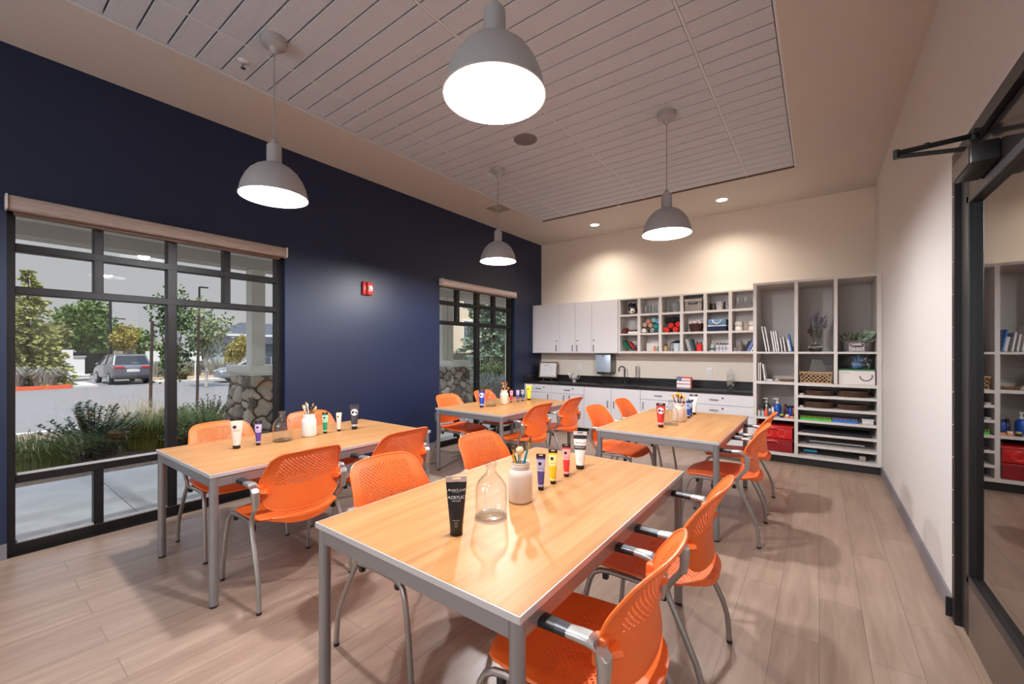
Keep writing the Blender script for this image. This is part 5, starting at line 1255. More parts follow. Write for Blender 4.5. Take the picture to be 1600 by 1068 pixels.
struct(boxes('ground_verge', noise_mat('straw', S(176, 140, 112), S(206, 176, 146), nscale=10, rough=.95), [(-37, -31.2, 6.9, 34, G - .05, G + .12)]))
# porch: soffit, beam, two piers
struct(boxes('porch_ceiling', cmat(240, 238, 232, .8), [(-7.6, LW - .2, -9, 15, 2.86, 2.92)]))
struct(boxes('beam', cmat(196, 194, 188, .7), [(-7.42, -7.1, -9, 15, 2.70, 2.86), (-7.75, -7.42, -9, 15, 2.80, 4.05)]))
struct(boxes('trim_2', cmat(92, 88, 84, .6), [(-7.80, -7.42, -9, 15, 2.775, 2.80)]))
def stone_mat(nm):
    m = mat(nm, S(140, 128, 116), .85); n, l, bb = nodes(m)
    oi = n.new('ShaderNodeTexCoord'); nz = n.new('ShaderNodeAttribute'); nz.attribute_name = 'stone'
    n2 = n.new('ShaderNodeTexNoise'); n2.inputs['Scale'].default_value = 22; n2.inputs['Detail'].default_value = 6
    cr = n.new('ShaderNodeValToRGB'); cr.color_ramp.elements[0].position = .2; cr.color_ramp.elements[0].color = S(104, 97, 90); cr.color_ramp.elements[1].position = 1.25; cr.color_ramp.elements[1].color = S(204, 190, 172)
    mx = n.new('ShaderNodeMath'); mx.operation = 'MULTIPLY_ADD'; mx.inputs[1].default_value = .5
    l.new(oi.outputs['Object'], n2.inputs[0]); l.new(n2.outputs[0], mx.inputs[0]); l.new(nz.outputs['Fac'], mx.inputs[2]); l.new(mx.outputs[0], cr.inputs[0]); l.new(cr.outputs[0], bb.inputs['Base Color'])
    bp = n.new('ShaderNodeBump'); bp.inputs['Strength'].default_value = .35; bp.inputs['Distance'].default_value = .02; l.new(n2.outputs[0], bp.inputs['Height']); l.new(bp.outputs[0], bb.inputs['Normal'])
stone_mat('river_stone'); noise_mat('mortar', S(70, 64, 58), S(92, 84, 76), nscale=20, rough=.95)
mat('pier_paint', S(224, 224, 216), .6)
def pier(label, x0, x1, y0, y1, posts, seed):
    t = thing('stone_pier', label, 'pier', ((x0 + x1) / 2, (y0 + y1) / 2, -.05))
    L = Matrix.Translation((-(x0 + x1) / 2, -(y0 + y1) / 2, .05))
    b = MB(); b.box(x0, x1, y0, y1, 1.07, 1.19, bev=.012); b.box(x0 + .03, x1 - .03, y0 + .03, y1 - .03, 1.04, 1.07); b.xf(L).build('cap', 'pier_paint', t)
    for (a, c) in posts:
        b = MB(); b.box(x0 + .30, x0 + .51, a, c, 1.19, 2.62, bev=.006, seg=1) if x0 > x1 else b.box(x1 - .51, x1 - .30, a, c, 1.19, 2.697, bev=.006, seg=1); b.xf(L).build('post', 'pier_paint', t)
    bat = .10
    def wid(z): return bat * (1.05 - z) / 1.1
    b = MB(); A = [b.b.verts.new(v) for v in ((x0 + .07, y0 + .07, 1.05), (x1 - .07, y0 + .07, 1.05), (x1 - .07, y1 - .07, 1.05), (x0 + .07, y1 - .07, 1.05))]
    e = .07 - bat; B = [b.b.verts.new(v) for v in ((x0 + e, y0 + e, -.06), (x1 - e, y0 + e, -.06), (x1 - e, y1 - e, -.06), (x0 + e, y1 - e, -.06))]
    for i in range(4): b.b.faces.new((A[i], A[(i + 1) % 4], B[(i + 1) % 4], B[i]))
    b.xf(L).build('core', 'mortar', t, smooth=0)
    import numpy as np
    rg = np.random.default_rng(seed); vs_, fs_, cl_, mi_ = [], [], [], []
    for (n_, L0, L1, fx) in ((Vector((1, 0, 0)), y0, y1, x1), (Vector((0, -1, 0)), x0, x1, y0), (Vector((-1, 0, 0)), y0, y1, x0), (Vector((0, 1, 0)), x0, x1, y1)):
        seeds = []
        for sp, tries in ((.235, 60), (.175, 160), (.125, 420)):
            for _ in range(tries):
                q = np.array([L0 - .12 + (L1 - L0 + .24) * rg.random(), -.1 + 1.2 * rg.random()])
                if all(((q[0] - w_[0]) ** 2 + ((q[1] - w_[1]) * 1.15) ** 2) ** .5 > .5 * (sp + w_[2]) for w_ in seeds): seeds.append((q[0], q[1], sp))
        sd = np.array(seeds); shade = rg.random(len(sd))
        nu = int((L1 - L0 + .2) / .0125); nv = int(1.11 / .0125)
        base = len(vs_)
        Z, C = np.meshgrid(np.linspace(-.06, 1.05, nv + 1), np.linspace(0, 1, nu + 1), indexing='ij')
        half = (L1 - L0) / 2; mid = (L0 + L1) / 2
        inset = -.045 + bat * (1.05 - Z) / 1.1
        U = mid + (2 * C - 1) * (half + inset)
        Uw = U + .022 * np.sin(Z * 17 + 1.3) + .012 * np.sin(Z * 41); Zw = Z + .02 * np.sin(U * 15 + .7) + .01 * np.sin(U * 37)
        D = np.sqrt((Uw[..., None] - sd[:, 0]) ** 2 + ((Zw[..., None] - sd[:, 1]) * 1.15) ** 2) - sd[:, 2] * .42
        o_ = np.argsort(D, axis=-1); F1 = np.take_along_axis(D, o_[..., :1], -1)[..., 0]; F2 = np.take_along_axis(D, o_[..., 1:2], -1)[..., 0]
        g_ = np.clip((F2 - F1) / .15, 0, 1); edge = np.minimum(C, 1 - C); g_ = np.minimum(g_, np.clip(edge * 14, .25, 1))
        Hh = .085 * np.sqrt(np.clip(1 - (1 - g_) ** 2.2, 0, 1)) + .006 * np.sin(U * 60 + Z * 47) * g_
        sh = shade[o_[..., 0]]
        for i in range(nv + 1):
            for j in range(nu + 1):
                off = fx + (n_.x + n_.y) * (-.062 + inset[i, j] + Hh[i, j] - .012)
                vs_.append((off, U[i, j], Z[i, j]) if n_.x else (U[i, j], off, Z[i, j])); cl_.append(float(sh[i, j]))
        for i in range(nv):
            for j in range(nu):
                k0 = base + i * (nu + 1) + j; fs_.append((k0, k0 + 1, k0 + nu + 2, k0 + nu + 1)); mi_.append(1 if max(g_[i, j], g_[i + 1, j + 1]) < .07 else 0)
    me = bpy.data.meshes.new('river_stones'); c0 = Vector(((x0 + x1) / 2, (y0 + y1) / 2, -.05))
    me.from_pydata([tuple(Vector(v) - c0) for v in vs_], [], fs_); me.materials.append(M['river_stone']); me.materials.append(M['mortar'])
    me.polygons.foreach_set('material_index', mi_); me.polygons.foreach_set('use_smooth', [True] * len(fs_))
    at_ = me.attributes.new('stone', 'FLOAT', 'POINT'); at_.data.foreach_set('value', cl_)
    bm_ = bmesh.new(); bm_.from_mesh(me); bmesh.ops.recalc_face_normals(bm_, faces=bm_.faces); bm_.to_mesh(me); bm_.free()
    o = bpy.data.objects.new('river_stones', me); COL.objects.link(o); o.parent = t
pier('stone pier with pale timber post outside the big near window', -7.68, -6.8, 2.65, 3.20, [(2.80, 3.0)], 3)
pier('stone pier with two pale posts outside the far window', -7.7, -6.8, 6.87, 7.55, [(6.88, 7.04), (7.06, 7.24)], 5)

# ---- planting
def greens(nm, a, c, rough=.6, ns=4): return noise_mat(nm, a, c, nscale=ns, detail=5, rough=rough, spec=.3, lo=.3, hi=.7)
greens('leaf_dark', (.032, .075, .018, 1), (.11, .19, .055, 1), .4); greens('leaf_mid', (.065, .12, .03, 1), (.19, .27, .08, 1)); greens('leaf_olive', (.12, .14, .04, 1), (.30, .29, .11, 1))
greens('leaf_gold', (.22, .17, .03, 1), (.42, .36, .09, 1)); greens('leaf_pale', (.15, .19, .09, 1), (.36, .40, .22, 1)); greens('needle_gold', (.16, .19, .05, 1), (.46, .45, .17, 1)); greens('needle_blue', (.09, .15, .09, 1), (.26, .36, .24, 1))
greens('grass_green', (.10, .17, .03, 1), (.26, .33, .08, 1)); greens('grass_straw', (.30, .27, .14, 1), (.50, .45, .28, 1)); greens('grass_grey', (.30, .31, .27, 1), (.50, .50, .44, 1)); greens('blossom', (.5, .38, .38, 1), (.75, .66, .64, 1))
noise_mat('bark', (.07, .05, .04, 1), (.15, .115, .09, 1), nscale=20, rough=.9); noise_mat('bark_pale', (.42, .38, .32, 1), (.6, .55, .48, 1), nscale=14, rough=.9); mat('stake_wood', (.075, .055, .045, 1), .9); mat('stake_pale', S(206, 180, 150), .8)
def rv(r): 
    while True:
        v = Vector((r.random() * 2 - 1, r.random() * 2 - 1, r.random() * 2 - 1))
        if .05 < v.length < 1: return v
def leaves(b, r, n, c, sx, sy, sz, s, shell=.45, droop=0):
    for _ in range(n):
        v = rv(r); v = v.normalized() * (shell + (1 - shell) * r.random()); p = Vector(c) + Vector((v.x * sx, v.y * sy, v.z * sz))
        d = (rv(r) + v * .6).normalized(); d.z -= droop; n_ = rv(r).normalized(); q = d.cross(n_).normalized() * s * .35; e = d.normalized() * s
        b.quad(p, p + e * .5 - q, p + e, p + e * .5 + q)
def tree(label, x, y, z, h, cr, m, r, lobes=10, nl=160, ls=.22, trunk=.1, th=.35, bm='bark', rz=1.0, name='tree', grp='trees beyond the window'):
    t = thing(name, label, 'tree', (x, y, z), 0, grp)
    b = MB(); b.tube([(0, 0, 0), (.03, .02, h * th), (0, .04, h * .8)], [trunk, trunk * .75, trunk * .3], 8)
    cs = []
    for k in range(lobes):
        v = rv(r); c = Vector((v.x * cr * .68, v.y * cr * .68, h * th + (h * (1 - th)) * (.5 + .40 * v.z) * 1.0)); cs.append(c)
        b.tube([(0, 0, h * th * (.75 + .3 * r.random())), tuple(c * .6 + Vector((0, 0, h * th * .35))), tuple(c)], [trunk * .4, trunk * .25, trunk * .08], 6)
    b.build('trunk', bm, t)
    f = MB()
    for c in cs: leaves(f, r, nl, c, cr * .45, cr * .45, h * (1 - th) * .24 * rz, ls)
    f.build('foliage', m, t, smooth=0)
    return t
def conifer(label, x, y, z, h, rad, m, r, lv=26, trunk=.12):
    t = thing('conifer', label, 'tree', (x, y, z), 0, 'trees beyond the window')
    b = MB(); b.tube([(0, 0, 0), (0, 0, h * .97)], [trunk, .02], 8); b.build('trunk', 'bark', t)
    f = MB()
    for i in range(lv):
        q = i / lv; zz = h * (.04 + .94 * q); R_ = rad * (1 - q) ** .8 * (.85 + .3 * r.random()) + .06
        for k in range(max(6, int(14 * (1 - q)) + 4)):
            a = r.random() * 6.28; L_ = R_ * (.7 + .4 * r.random()); d = Vector((math.cos(a), math.sin(a), 0))
            n_ = max(4, int(L_ / .11))
            for j in range(n_):
                s = (j + .6) / n_; p = d * L_ * s + Vector((0, 0, zz + .12 * L_ * s - .30 * L_ * s * s))
                for _ in range(2):
                    dd = (d + rv(r) * .8); dd.z -= .25; e = dd.normalized() * (.17 + .1 * r.random()) * (h / 6) ** .5; qv = e.cross(rv(r)).normalized() * e.length * .3
                    f.quad(p, p + e * .5 - qv, p + e, p + e * .5 + qv)
    f.build('foliage', m, t, smooth=0)
def grass(label, x, y, z, h, rad, m, r, n=260, bend=.6, w=.006, grp='ornamental grass clumps'):
    b = MB()
    for _ in range(n):
        a = r.random() * 6.28; q = rad * .55 * r.random() ** .6; p = Vector((math.cos(a) * q, math.sin(a) * q, 0)); a += (r.random() - .5); d = Vector((math.cos(a), math.sin(a), 0)); s = Vector((-d.y, d.x, 0)) * w
        hh = h * (.6 + .5 * r.random()); ln = rad * (.3 + .8 * r.random()); prev = None
        pts = [p, p + d * ln * .25 * bend + Vector((0, 0, hh * .55)), p + d * ln * .65 + Vector((0, 0, hh * .92)), p + d * ln * (1 + .2 * bend) + Vector((0, 0, hh * (1 - .35 * bend)))]
        for k in range(3):
            w0, w1 = 1 - k / 3.2, 1 - (k + 1) / 3.2; b.quad(pts[k] - s * w0, pts[k] + s * w0, pts[k + 1] + s * w1, pts[k + 1] - s * w1)
    o = b.build('ornamental_grass', m, None, (x, y, z), 0); return tag(o, label, 'grass', grp)
def shrub(label, x, y, z, h, rx, ry, m, r, stems=26, lf=26, ls=.05, name='shrub'):
    t = thing(name, label, 'shrub', (x, y, z), 0, 'shrubs beyond the window')
    b = MB(); f = MB()
    for k in range(stems):
        a = r.random() * 6.28; q = r.random() ** .5; top = Vector((math.cos(a) * rx * q, math.sin(a) * ry * q, h * (1 - .45 * q * q) * (.7 + .4 * r.random()))); mid = top * .5 + Vector((0, 0, h * .12))
        rt = Vector((top.x * .42, top.y * .42, 0)); mid = Vector((top.x * .62, top.y * .62, mid.z)); b.tube([tuple(rt), tuple(mid), tuple(top)], [.012, .008, .003], 5)
        for j in range(lf):
            s = .08 + .92 * (j + .5) / lf; p = (mid * (2 * (1 - s)) + top * (2 * s - 1)) if s > .5 else rt * (1 - 2 * s) + mid * (2 * s)
            aa = j * 2.4 + r.random() * .6; e = Vector((math.cos(aa), math.sin(aa), .45)).normalized() * ls * (.7 + .6 * r.random()); qv = e.cross(Vector((0, 0, 1))).normalized() * ls * .3
            f.quad(p, p + e * .5 - qv, p + e, p + e * .5 + qv)
    b.build('stems', 'bark', t); f.build('foliage', m, t, smooth=0); return t
r = random.Random(17)
shrub('broad dark leafed shrub standing alone outside the big window', -8.4, 1.24, -.12, .78, .66, .58, 'leaf_dark', r, 64, 36, .070)
shrub('dark shrub at the frame edge left of the broad shrub', -8.6, .30, -.12, .5, .34, .26, 'leaf_dark', r, 16, 24, .055)
shrub('dark green shrub in front of the stone pier', -10.2, 3.2, -.22, .72, .7, .5, 'leaf_dark', r, 46, 34, .06)
shrub('low light green shrub between the broad shrub and the pier', -8.0, 2.15, -.1, .34, .4, .36, 'leaf_mid', r, 40, 26, .045)
grass('bright green grass clump left of the broad dark shrub', -8.0, .66, -.1, .46, .62, 'grass_green', r, 700)
grass('green grass clump right of the broad dark shrub', -8.7, 1.92, -.12, .54, .66, 'grass_green', r, 700)
grass('green grass clump nearest the stone pier', -8.9, 2.6, -.12, .46, .55, 'grass_green', r, 560)
grass('tall wispy straw grass behind the broad dark shrub', -10.8, 2.15, -.2, .72, .5, 'grass_straw', r, 150, .8, .004)
grass('wispy straw grass beside the leaning stake', -11.2, 2.62, -.2, .62, .45, 'grass_straw', r, 140, .8, .004)
# young staked tree
t = tree('slender young tree between two dark stakes outside the big window', -13.0, 3.32, -.3, 3.75, .48, 'leaf_dark', r, 22, 60, .085, .03, .22, 'bark', .6, 'young_tree')
for (x, y, hh, lb) in ((-12.6, 2.80, 2.42, 'dark wooden stake left of the young tree'), (-12.8, 3.77, 2.62, 'dark wooden stake right of the young tree')):
    b = MB(); b.tube([(0, 0, 0), (.03, .035, hh)], .032, 10)
    tag(b.build('tree_stake', 'stake_wood', None, (x, y, -.3)), lb, 'stake', 'tree stakes')
shrub('low green ground shrub beside the young tree stakes', -12.2, 3.3, -.28, .45, .7, .5, 'leaf_mid', r, 40, 22, .06)
# across the road
conifer('tall golden green conifer across the road', -31.0, 2.3, G, 5.9, 1.6, 'needle_gold', r, 34)
grass('grey fountain grass by the red kerb', -29.9, 2.75, G + .08, .95, .75, 'grass_grey', r, 260, .7, .02)
grass('grey fountain grass clump at the window frame across the road', -29.9, 1.7, G + .08, 1.0, .7, 'grass_grey', r, 220, .7, .02)
shrub('yellow green low shrub at the corner of the red kerb', -30.3, 3.1, G + .08, .8, .9, .5, 'leaf_olive', r, 50, 22, .11)
shrub('dense golden shrub under the tall conifer', -30.6, 2.2, G + .08, 1.2, 1.2, 1.0, 'leaf_olive', r, 60, 24, .13)
tree('broad rounded green tree behind the parked cars', -50, 6.9, G, 6.0, 2.25, 'leaf_mid', r, 18, 210, .36, .16, .2)
tree('loose olive tree between conifer and rounded tree', -47, 4.3, G, 3.9, 1.5, 'leaf_olive', r, 12, 150, .3, .12, .2)
tree('low wide tree line clump behind the light pole', -64, 11.3, G, 5.2, 3.2, 'leaf_mid', r, 14, 190, .42, .15, .15)
tree('small staked tree with golden leaves behind the grey car', -36, 6.75, G, 3.4, .95, 'leaf_gold', r, 12, 110, .2, .05, .5, 'bark_pale')
tree('small tree with pale blossom behind the grey car\'s right side', -37, 8.3, G, 2.6, 1.25, 'leaf_pale', r, 12, 130, .2, .06, .3, 'bark_pale')
tree('blossoming bush tree right of the pale blossom tree', -38, 9.2, G, 2.4, 1.1, 'blossom', r, 10, 120, .17, .06, .3)
tree('pale barked tree behind the right hand stake', -24.5, 7.6, G, 4.3, 1.25, 'leaf_pale', r, 12, 100, .2, .07, .35, 'bark_pale')
tree('staked golden tree left of the pier post', -31.5, 11.6, G, 2.9, 1.15, 'leaf_gold', r, 13, 130, .19, .05, .38, 'bark_pale')
tree('distant green tree by the grey roof', -66, 24.5, G, 5.2, 1.6, 'leaf_mid', r, 10, 130, .32, .1, .3)
for (x, y) in ((-31.2, 11.2), (-31.2, 12.0), (-36, 6.3), (-36, 7.2)):
    b = MB(); b.cyl((0, 0, 0), (0, 0, 1.85), .035, seg=8)
    tag(b.build('tree_stake', 'stake_pale', None, (x, y, G)), 'pale wooden stake supporting a small golden tree across the road', 'stake', 'pale tree stakes across the road')
shrub('yellow green shrub by the white sign posts', -30.6, 8.2, G, .8, .6, .6, 'leaf_olive', r, 40, 20, .11)
for k in range(8):
    grass('feathery pale grass clump in the verge across the road', -33.5 - .3 * (k % 2), 7.6 + .75 * k, G + .1, 1.25, .6, 'grass_grey', r, 130, .6, .022, 'feathery grass row across the road')
# cars
def car(label, x, y, head, body, suv=True, sc=1.0):
    t = thing('car', label, 'car', (x, y, G - .04), head); t.scale = sc if isinstance(sc, tuple) else (sc,) * 3
    # local +x is forward; origin at the middle
    L2 = 2.32; W = .90
    if suv: prof = [(-2.30, .42), (-2.34, .62), (-2.33, .95), (-2.20, 1.10), (-2.10, 1.12), (-1.2, 1.12), (.95, 1.06), (1.9, .98), (2.25, .80), (2.32, .50), (2.2, .30), (-2.1, .30)]
    else: prof = [(-2.28, .42), (-2.32, .66), (-2.22, .92), (-1.7, .98), (-.6, .98), (.95, .93), (1.9, .82), (2.25, .66), (2.32, .42), (2.2, .26), (-2.1, .26)]
    b = MB(); b.prism([(p, q) for p, q in prof], -W, W, 'y')
    es = [e for e in b.b.edges if abs(abs(e.verts[0].co.y) - W) < .001 and abs(e.verts[0].co.y - e.verts[1].co.y) < .001]
    bmesh.ops.bevel(b.b, geom=es, offset=.09, segments=3, affect='EDGES')
    bm = mat('car_paint_%d' % int(1000 * abs(y)), body, .3, metal=.5, coat=.6)
    b.build('body', bm, t)
    if suv: cab = [(-2.16, 1.08), (-1.80, 1.60), (-1.45, 1.66), (-.1, 1.68), (.35, 1.58), (1.1, 1.06)]
    else: cab = [(-1.75, .95), (-1.0, 1.38), (-.4, 1.44), (.2, 1.40), (1.05, .92)]
    b = MB(); n = len(cab); A = []; B = []
    for (p, q) in cab:
        yy = W - .07 - (q - cab[0][1]) * .26; A.append(b.b.verts.new((p, -yy, q))); B.append(b.b.verts.new((p, yy, q)))
    for i in range(n - 1): b.b.faces.new((A[i], A[i + 1], B[i + 1], B[i]))
    b.b.faces.new(A[::-1]); b.b.faces.new(B); b.b.faces.new((A[0], B[0], B[-1], A[-1]))
    b.build('cabin_glass', mat('car_glass_%d' % int(1000 * abs(y)), (.02, .024, .03, 1), .08, coat=.5), t, smooth=0)
    b = MB(); zt = cab[2][1] + .012
    roof = cab[1:-1]
    for (p0, q0), (p1, q1) in zip(roof, roof[1:]):
        y0_, y1_ = W - .07 - (q0 - cab[0][1]) * .26, W - .07 - (q1 - cab[0][1]) * .26
        b.quad((p0, -y0_ - .01, q0 + .012), (p1, -y1_ - .01, q1 + .012), (p1, y1_ + .01, q1 + .012), (p0, y0_ + .01, q0 + .012))
    for s in (-1, 1):
        for (p, q) in ((cab[1], cab[0]), (cab[-2], cab[-1])):
            ya, yb = W - .06 - (p[1] - cab[0][1]) * .26, W - .06; b.tube([(p[0], s * ya, p[1]), (q[0], s * yb, q[1])], .045, 6)
        mid = (-.35, cab[2][1]); b.tube([(-.35, s * (W - .06 - (mid[1] - cab[0][1]) * .26), mid[1]), (-.3, s * (W - .06), cab[0][1])], .035, 6)
    b.build('roof_pillars', bm, t)
    for sx in (-1.38, 1.40):
        for s in (-1, 1):
            b = MB(); b.lathe([(.20, -.11), (.33, -.11), (.355, -.07), (.355, .07), (.33, .11), (.20, .11)], (sx, s * (W - .08), .355), 28, ax=(0, 1, 0)); w = b.build('wheel', 'black_plastic', t)
            b = MB(); b.lathe([(.21, .0), (.20, .008), (.08, .004), (0, .012)], (sx, s * (W + .03), .355), 20, ax=(0, s, 0)); b.build('rim', 'steel_brushed', w)
    for s in (-1, 1):
        b = MB()
        if suv: b.box(-2.36, -2.02, s * .62 - .24, s * .62 + .24, .90, 1.03, bev=.04)
        else: b.box(-2.33, -2.1, s * .62 - .2, s * .62 + .2, .72, .84, bev=.03)
        b.build('tail_light', cmat(190, 40, 46, .2), t)
        b = MB(); b.box(2.02, 2.27, s * .62 - .2, s * .62 + .2, .66 if suv else .58, .78 if suv else .68, bev=.03); b.build('headlight', 'lens_white', t)
        b = MB(); b.ball((.72, s * (W + .1), cab[0][1] + .04), .1, 10, sx=.7, sy=1.0, sz=.75); b.build('mirror', bm, t)
    b = MB(); b.box(-2.40, -2.28, -.80, .80, .34, .52, bev=.03); b.build('rear_bumper', cmat(54, 54, 58, .5), t)
    b = MB(); b.box(-2.372, -2.33, -.30, .30, .70, .86, bev=.008); b.build('licence_plate', cmat(216, 214, 214), t)
    if suv: b = MB(); b.tube([(-2.335, -.2, .90), (-2.36, 0, .905), (-2.335, .2, .90)], .015, 6); b.tube([(-2.05, .05, 1.22), (-2.09, -.35, 1.20)], .012, 5); b.build('tailgate_trim', 'chrome', t)
car('grey sport utility car parked with its rear toward the big window', -31.76, 5.83, PI + .035, S(116, 118, 126), sc=(.888, .888, .96))
car('silver sedan parked side on behind the stone pier', -27.6, 11.4, -PI / 2 - .1, S(150, 156, 164), False)
car('dark van parked beyond the grey car, only its roof showing', -39.5, 9.0, PI / 2, S(44, 48, 62), True, 1.15)
car('small red car half hidden behind the conifer', -45, 4.6, PI / 2, S(150, 40, 44), False)
# posts, fence, signs, building
def lamp_post(label, x, y, h, arm, ay):
    t = thing('street_lamp', label, 'street lamp', (x, y, G))
    b = MB(); b.cyl((0, 0, 0), (0, 0, .5), .2, seg=14); b.build('base', cmat(150, 146, 142, .8), t)
    b = MB(); b.cyl((0, 0, .5), (0, 0, h), .085, .07, seg=12); b.build('pole', 'black_plastic', t)
    if arm:
        b = MB(); b.box(-.08, .08, min(0, ay * 1.0), max(0, ay * 1.0), h - .06, h + .05, bev=.02); b.build('lamp_head', 'black_plastic', t)
lamp_post('tall dark light pole behind the grey car', -36.2, 6.1, 5.1, False, 0)
lamp_post('distant street lamp with arm right of the light pole', -60, 10.4, 5.2, True, .9)
lamp_post('street lamp with short arm rising behind the right tree stake', -40, 11.95, 6.9, True, .6)
t = thing('iron_fence', 'black iron railing fence behind the parked cars', 'fence', (-43.5, 7, G))
b = MB()
for k in range(86): b.box(-.015, .015, -6.4 + .15 * k - .015, -6.4 + .15 * k + .015, 0, 1.75)
b.build('pickets', 'black_plastic', t, smooth=0)
b = MB(); b.box(-.02, .02, -6.5, 6.5, .2, .26); b.box(-.02, .02, -6.5, 6.5, 1.5, 1.56); b.box(-.1, -.06, -3.2, 6.5, .1, 1.6); b.build('rails', 'black_plastic', t, smooth=0)
t = thing('entry_wall', 'low white stepped entry wall left of the grey car', 'wall', (-36.2, 4.5, G)); t.scale = (1.08,) * 3
b = MB(); b.box(-.2, .2, -.46, -.06, 0, 1.70); b.box(-.2, .2, -.06, .40, .0, 1.28); b.build('white_wall', cmat(232, 230, 230, .8), t, smooth=0)
b = MB(); b.box(-.26, .26, -.06, .46, 1.28, 1.36); b.build('coping', cmat(176, 170, 164, .8), t, smooth=0)
b = MB()
for k in range(14): b.ball((.2, .0 + .09 * (k % 7) * 1.0, .1 + .14 * (k // 7)), .10, 8, sx=.8, rings=6)
b.build('rubble_base', 'kerb', t, smooth=180)
for (x, y, lb) in ((-37.2, 6.75, 'small white sign board on a post left of the grey car'), (-31, 9.05, 'small white sign board on a post right of the tree stake'), (-31, 7.0, 'small white sign board by the left tree stake')):
    t = thing('sign_board', lb, 'sign', (x, y, G))
    b = MB(); b.cyl((0, 0, 0), (0, 0, 1.3), .035, seg=8); b.build('post', 'white_plastic', t)
    b = MB(); b.box(.03, .06, -.32, .32, 1.15, 1.75, bev=.01, seg=1); b.build('board', 'white_plastic', t)
t = thing('house', 'low building with grey blue roof beyond the parking area', 'building', (-56, 19.5, G))
b = MB(); b.box(-4, 4, -2.6, 6, 0, 3.6); b.build('walls', cmat(150, 156, 170, .8), t, smooth=0)
b = MB(); b.prism([(-3.4, 3.6), (-.4, 4.9), (3.8, 4.9), (6.8, 3.6)], -4.8, 4.8, 'x'); b.build('roof', cmat(112, 120, 136, .8), t, smooth=0)
b = MB(); b.box(-4.85, 4.85, -3.5, 6.9, 3.4, 3.62); b.build('fascia', cmat(226, 226, 226, .8), t, smooth=0)
b = MB(); b.box(4.0, 4.06, -1.6, .2, 1.0, 2.6); b.box(4.0, 4.06, 1.4, 3.4, 1.0, 2.6); b.build('window', cmat(60, 70, 86, .2), t, smooth=0)
# beyond the far window
conifer('feathery blue green fir tree beyond the far window', -12.6, 15.6, -.3, 7.2, 2.1, 'needle_blue', r, 36)
shrub('bright bushy shrub below the fir tree outside the far window', -11.2, 13.6, -.3, 1.5, 1.0, .9, 'leaf_mid', r, 70, 28, .11)
shrub('pale leafed shrub right of the fir tree outside the far window', -10.2, 14.4, -.3, 1.7, .8, .8, 'leaf_pale', r, 60, 28, .11)
grass('broad pale grass clump outside the far window', -8.9, 10.9, -.15, .85, 1.0, 'grass_grey', r, 420, .6, .012)
grass('small green grass tuft by the pier outside the far window', -6.95, 7.95, -.05, .6, .35, 'grass_green', r, 200)
shrub('small green shrub at the foot of the pier by the far window', -6.62, 7.15, -.06, .42, .22, .3, 'leaf_mid', r, 22, 20, .05)
t = thing('wing_building', 'cream two storey wing with stone base seen through the far window', 'building', (-17.5, 18.2, -.3))
b = MB(); b.box(-4, .2, -1.5, 4, 1.6, 6.5); b.build('walls', cmat(222, 204, 178, .8), t, smooth=0)
b = MB(); b.box(-4.05, .28, -1.58, 4.05, 0, 1.6); b.build('stone_base', 'mortar', t, smooth=0)
for (z0, z1) in ((2.4, 3.6), (4.4, 5.6)):
    b = MB(); b.box(.2, .26, .2, 1.2, z0, z1); f = b.build('window', cmat(236, 232, 226, .6), t, smooth=0)
    b = MB(); b.box(.26, .28, .28, 1.12, z0 + .08, z1 - .08); b.build('pane', cmat(90, 96, 104, .15), f, smooth=0)
t = thing('garden_railing', 'thin metal garden railing in front of the fir tree', 'railing', (-11.6, 14.9, -.3))
b = MB()
for k in range(30): b.box(-.01, .01, -2.2 + .15 * k - .008, -2.2 + .15 * k + .008, .1, 1.5)
b.build('pickets', cmat(150, 150, 148, .5), t, smooth=0)
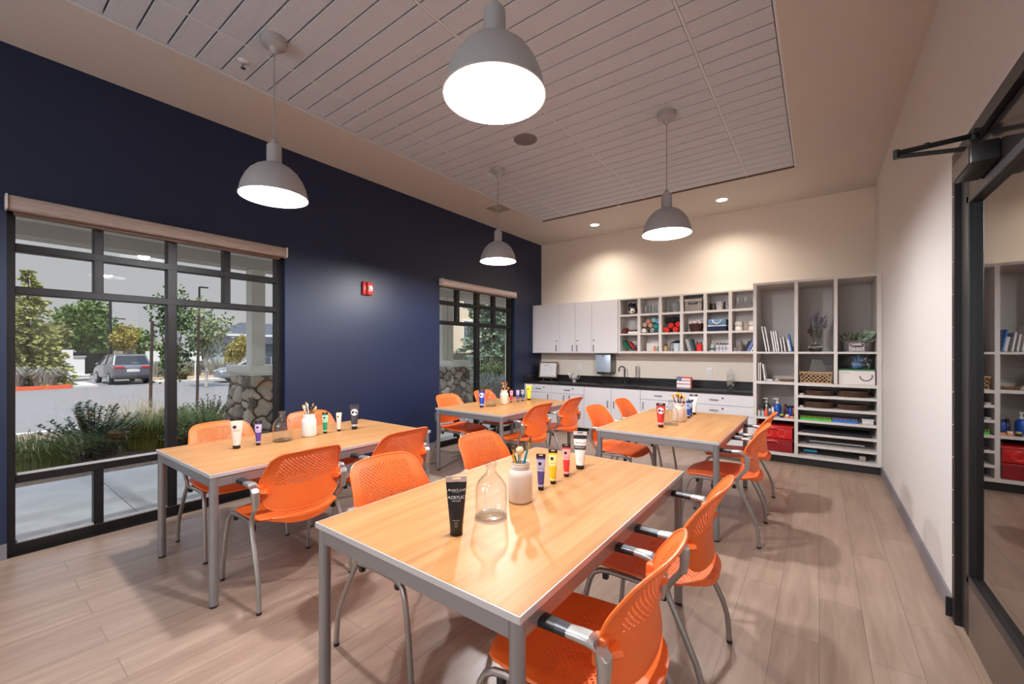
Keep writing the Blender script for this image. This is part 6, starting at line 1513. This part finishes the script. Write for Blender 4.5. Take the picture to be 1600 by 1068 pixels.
b = MB(); b.box(-.02, .02, -2.3, 2.3, 1.48, 1.53); b.box(-.02, .02, -2.3, 2.3, .1, .14); b.build('rails', cmat(150, 150, 148, .5), t, smooth=0)

# ------------------------------------------------------------------ sky, sun, camera
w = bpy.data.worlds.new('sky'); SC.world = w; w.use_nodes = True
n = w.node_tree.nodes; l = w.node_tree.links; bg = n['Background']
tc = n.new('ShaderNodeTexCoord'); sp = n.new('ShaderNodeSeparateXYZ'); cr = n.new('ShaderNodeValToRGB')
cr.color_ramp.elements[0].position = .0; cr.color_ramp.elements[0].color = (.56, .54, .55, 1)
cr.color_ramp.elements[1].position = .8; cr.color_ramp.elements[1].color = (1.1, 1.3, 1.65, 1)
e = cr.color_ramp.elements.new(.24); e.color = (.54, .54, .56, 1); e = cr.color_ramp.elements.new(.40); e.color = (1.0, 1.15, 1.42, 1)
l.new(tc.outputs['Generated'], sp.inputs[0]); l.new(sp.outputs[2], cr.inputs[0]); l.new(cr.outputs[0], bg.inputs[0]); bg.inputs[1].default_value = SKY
S_ = bpy.data.lights.new('sun', 'SUN'); S_.energy = SUN; S_.color = (1, .93, .82); S_.angle = R(.6)
so = bpy.data.objects.new('sun', S_); COL.objects.link(so)
so.rotation_euler = Vector((-.42, .22, -.88)).to_track_quat('-Z', 'Y').to_euler()
cam = bpy.data.cameras.new('camera'); co = bpy.data.objects.new('camera', cam); COL.objects.link(co)
cam.sensor_width = 36; cam.lens = 36 * 650 / 1600; cam.shift_y = 14 / 1600; cam.clip_start = .05; cam.clip_end = 500
co.location = (0, 0, 1.415); co.rotation_euler = (PI / 2, 0, R(36.44)); SC.camera = co
vs = SC.view_settings; vs.view_transform = 'Standard'; vs.look = 'None'; vs.gamma = 1; vs.use_curve_mapping = False; vs.exposure = EXPO
cy = SC.cycles
cy.max_bounces = 10; cy.diffuse_bounces = 5; cy.glossy_bounces = 4; cy.transmission_bounces = 8; cy.transparent_max_bounces = 24
cy.use_denoising = True; cy.sample_clamp_indirect = 6; cy.caustics_reflective = False; cy.caustics_refractive = False; cy.blur_glossy = .6
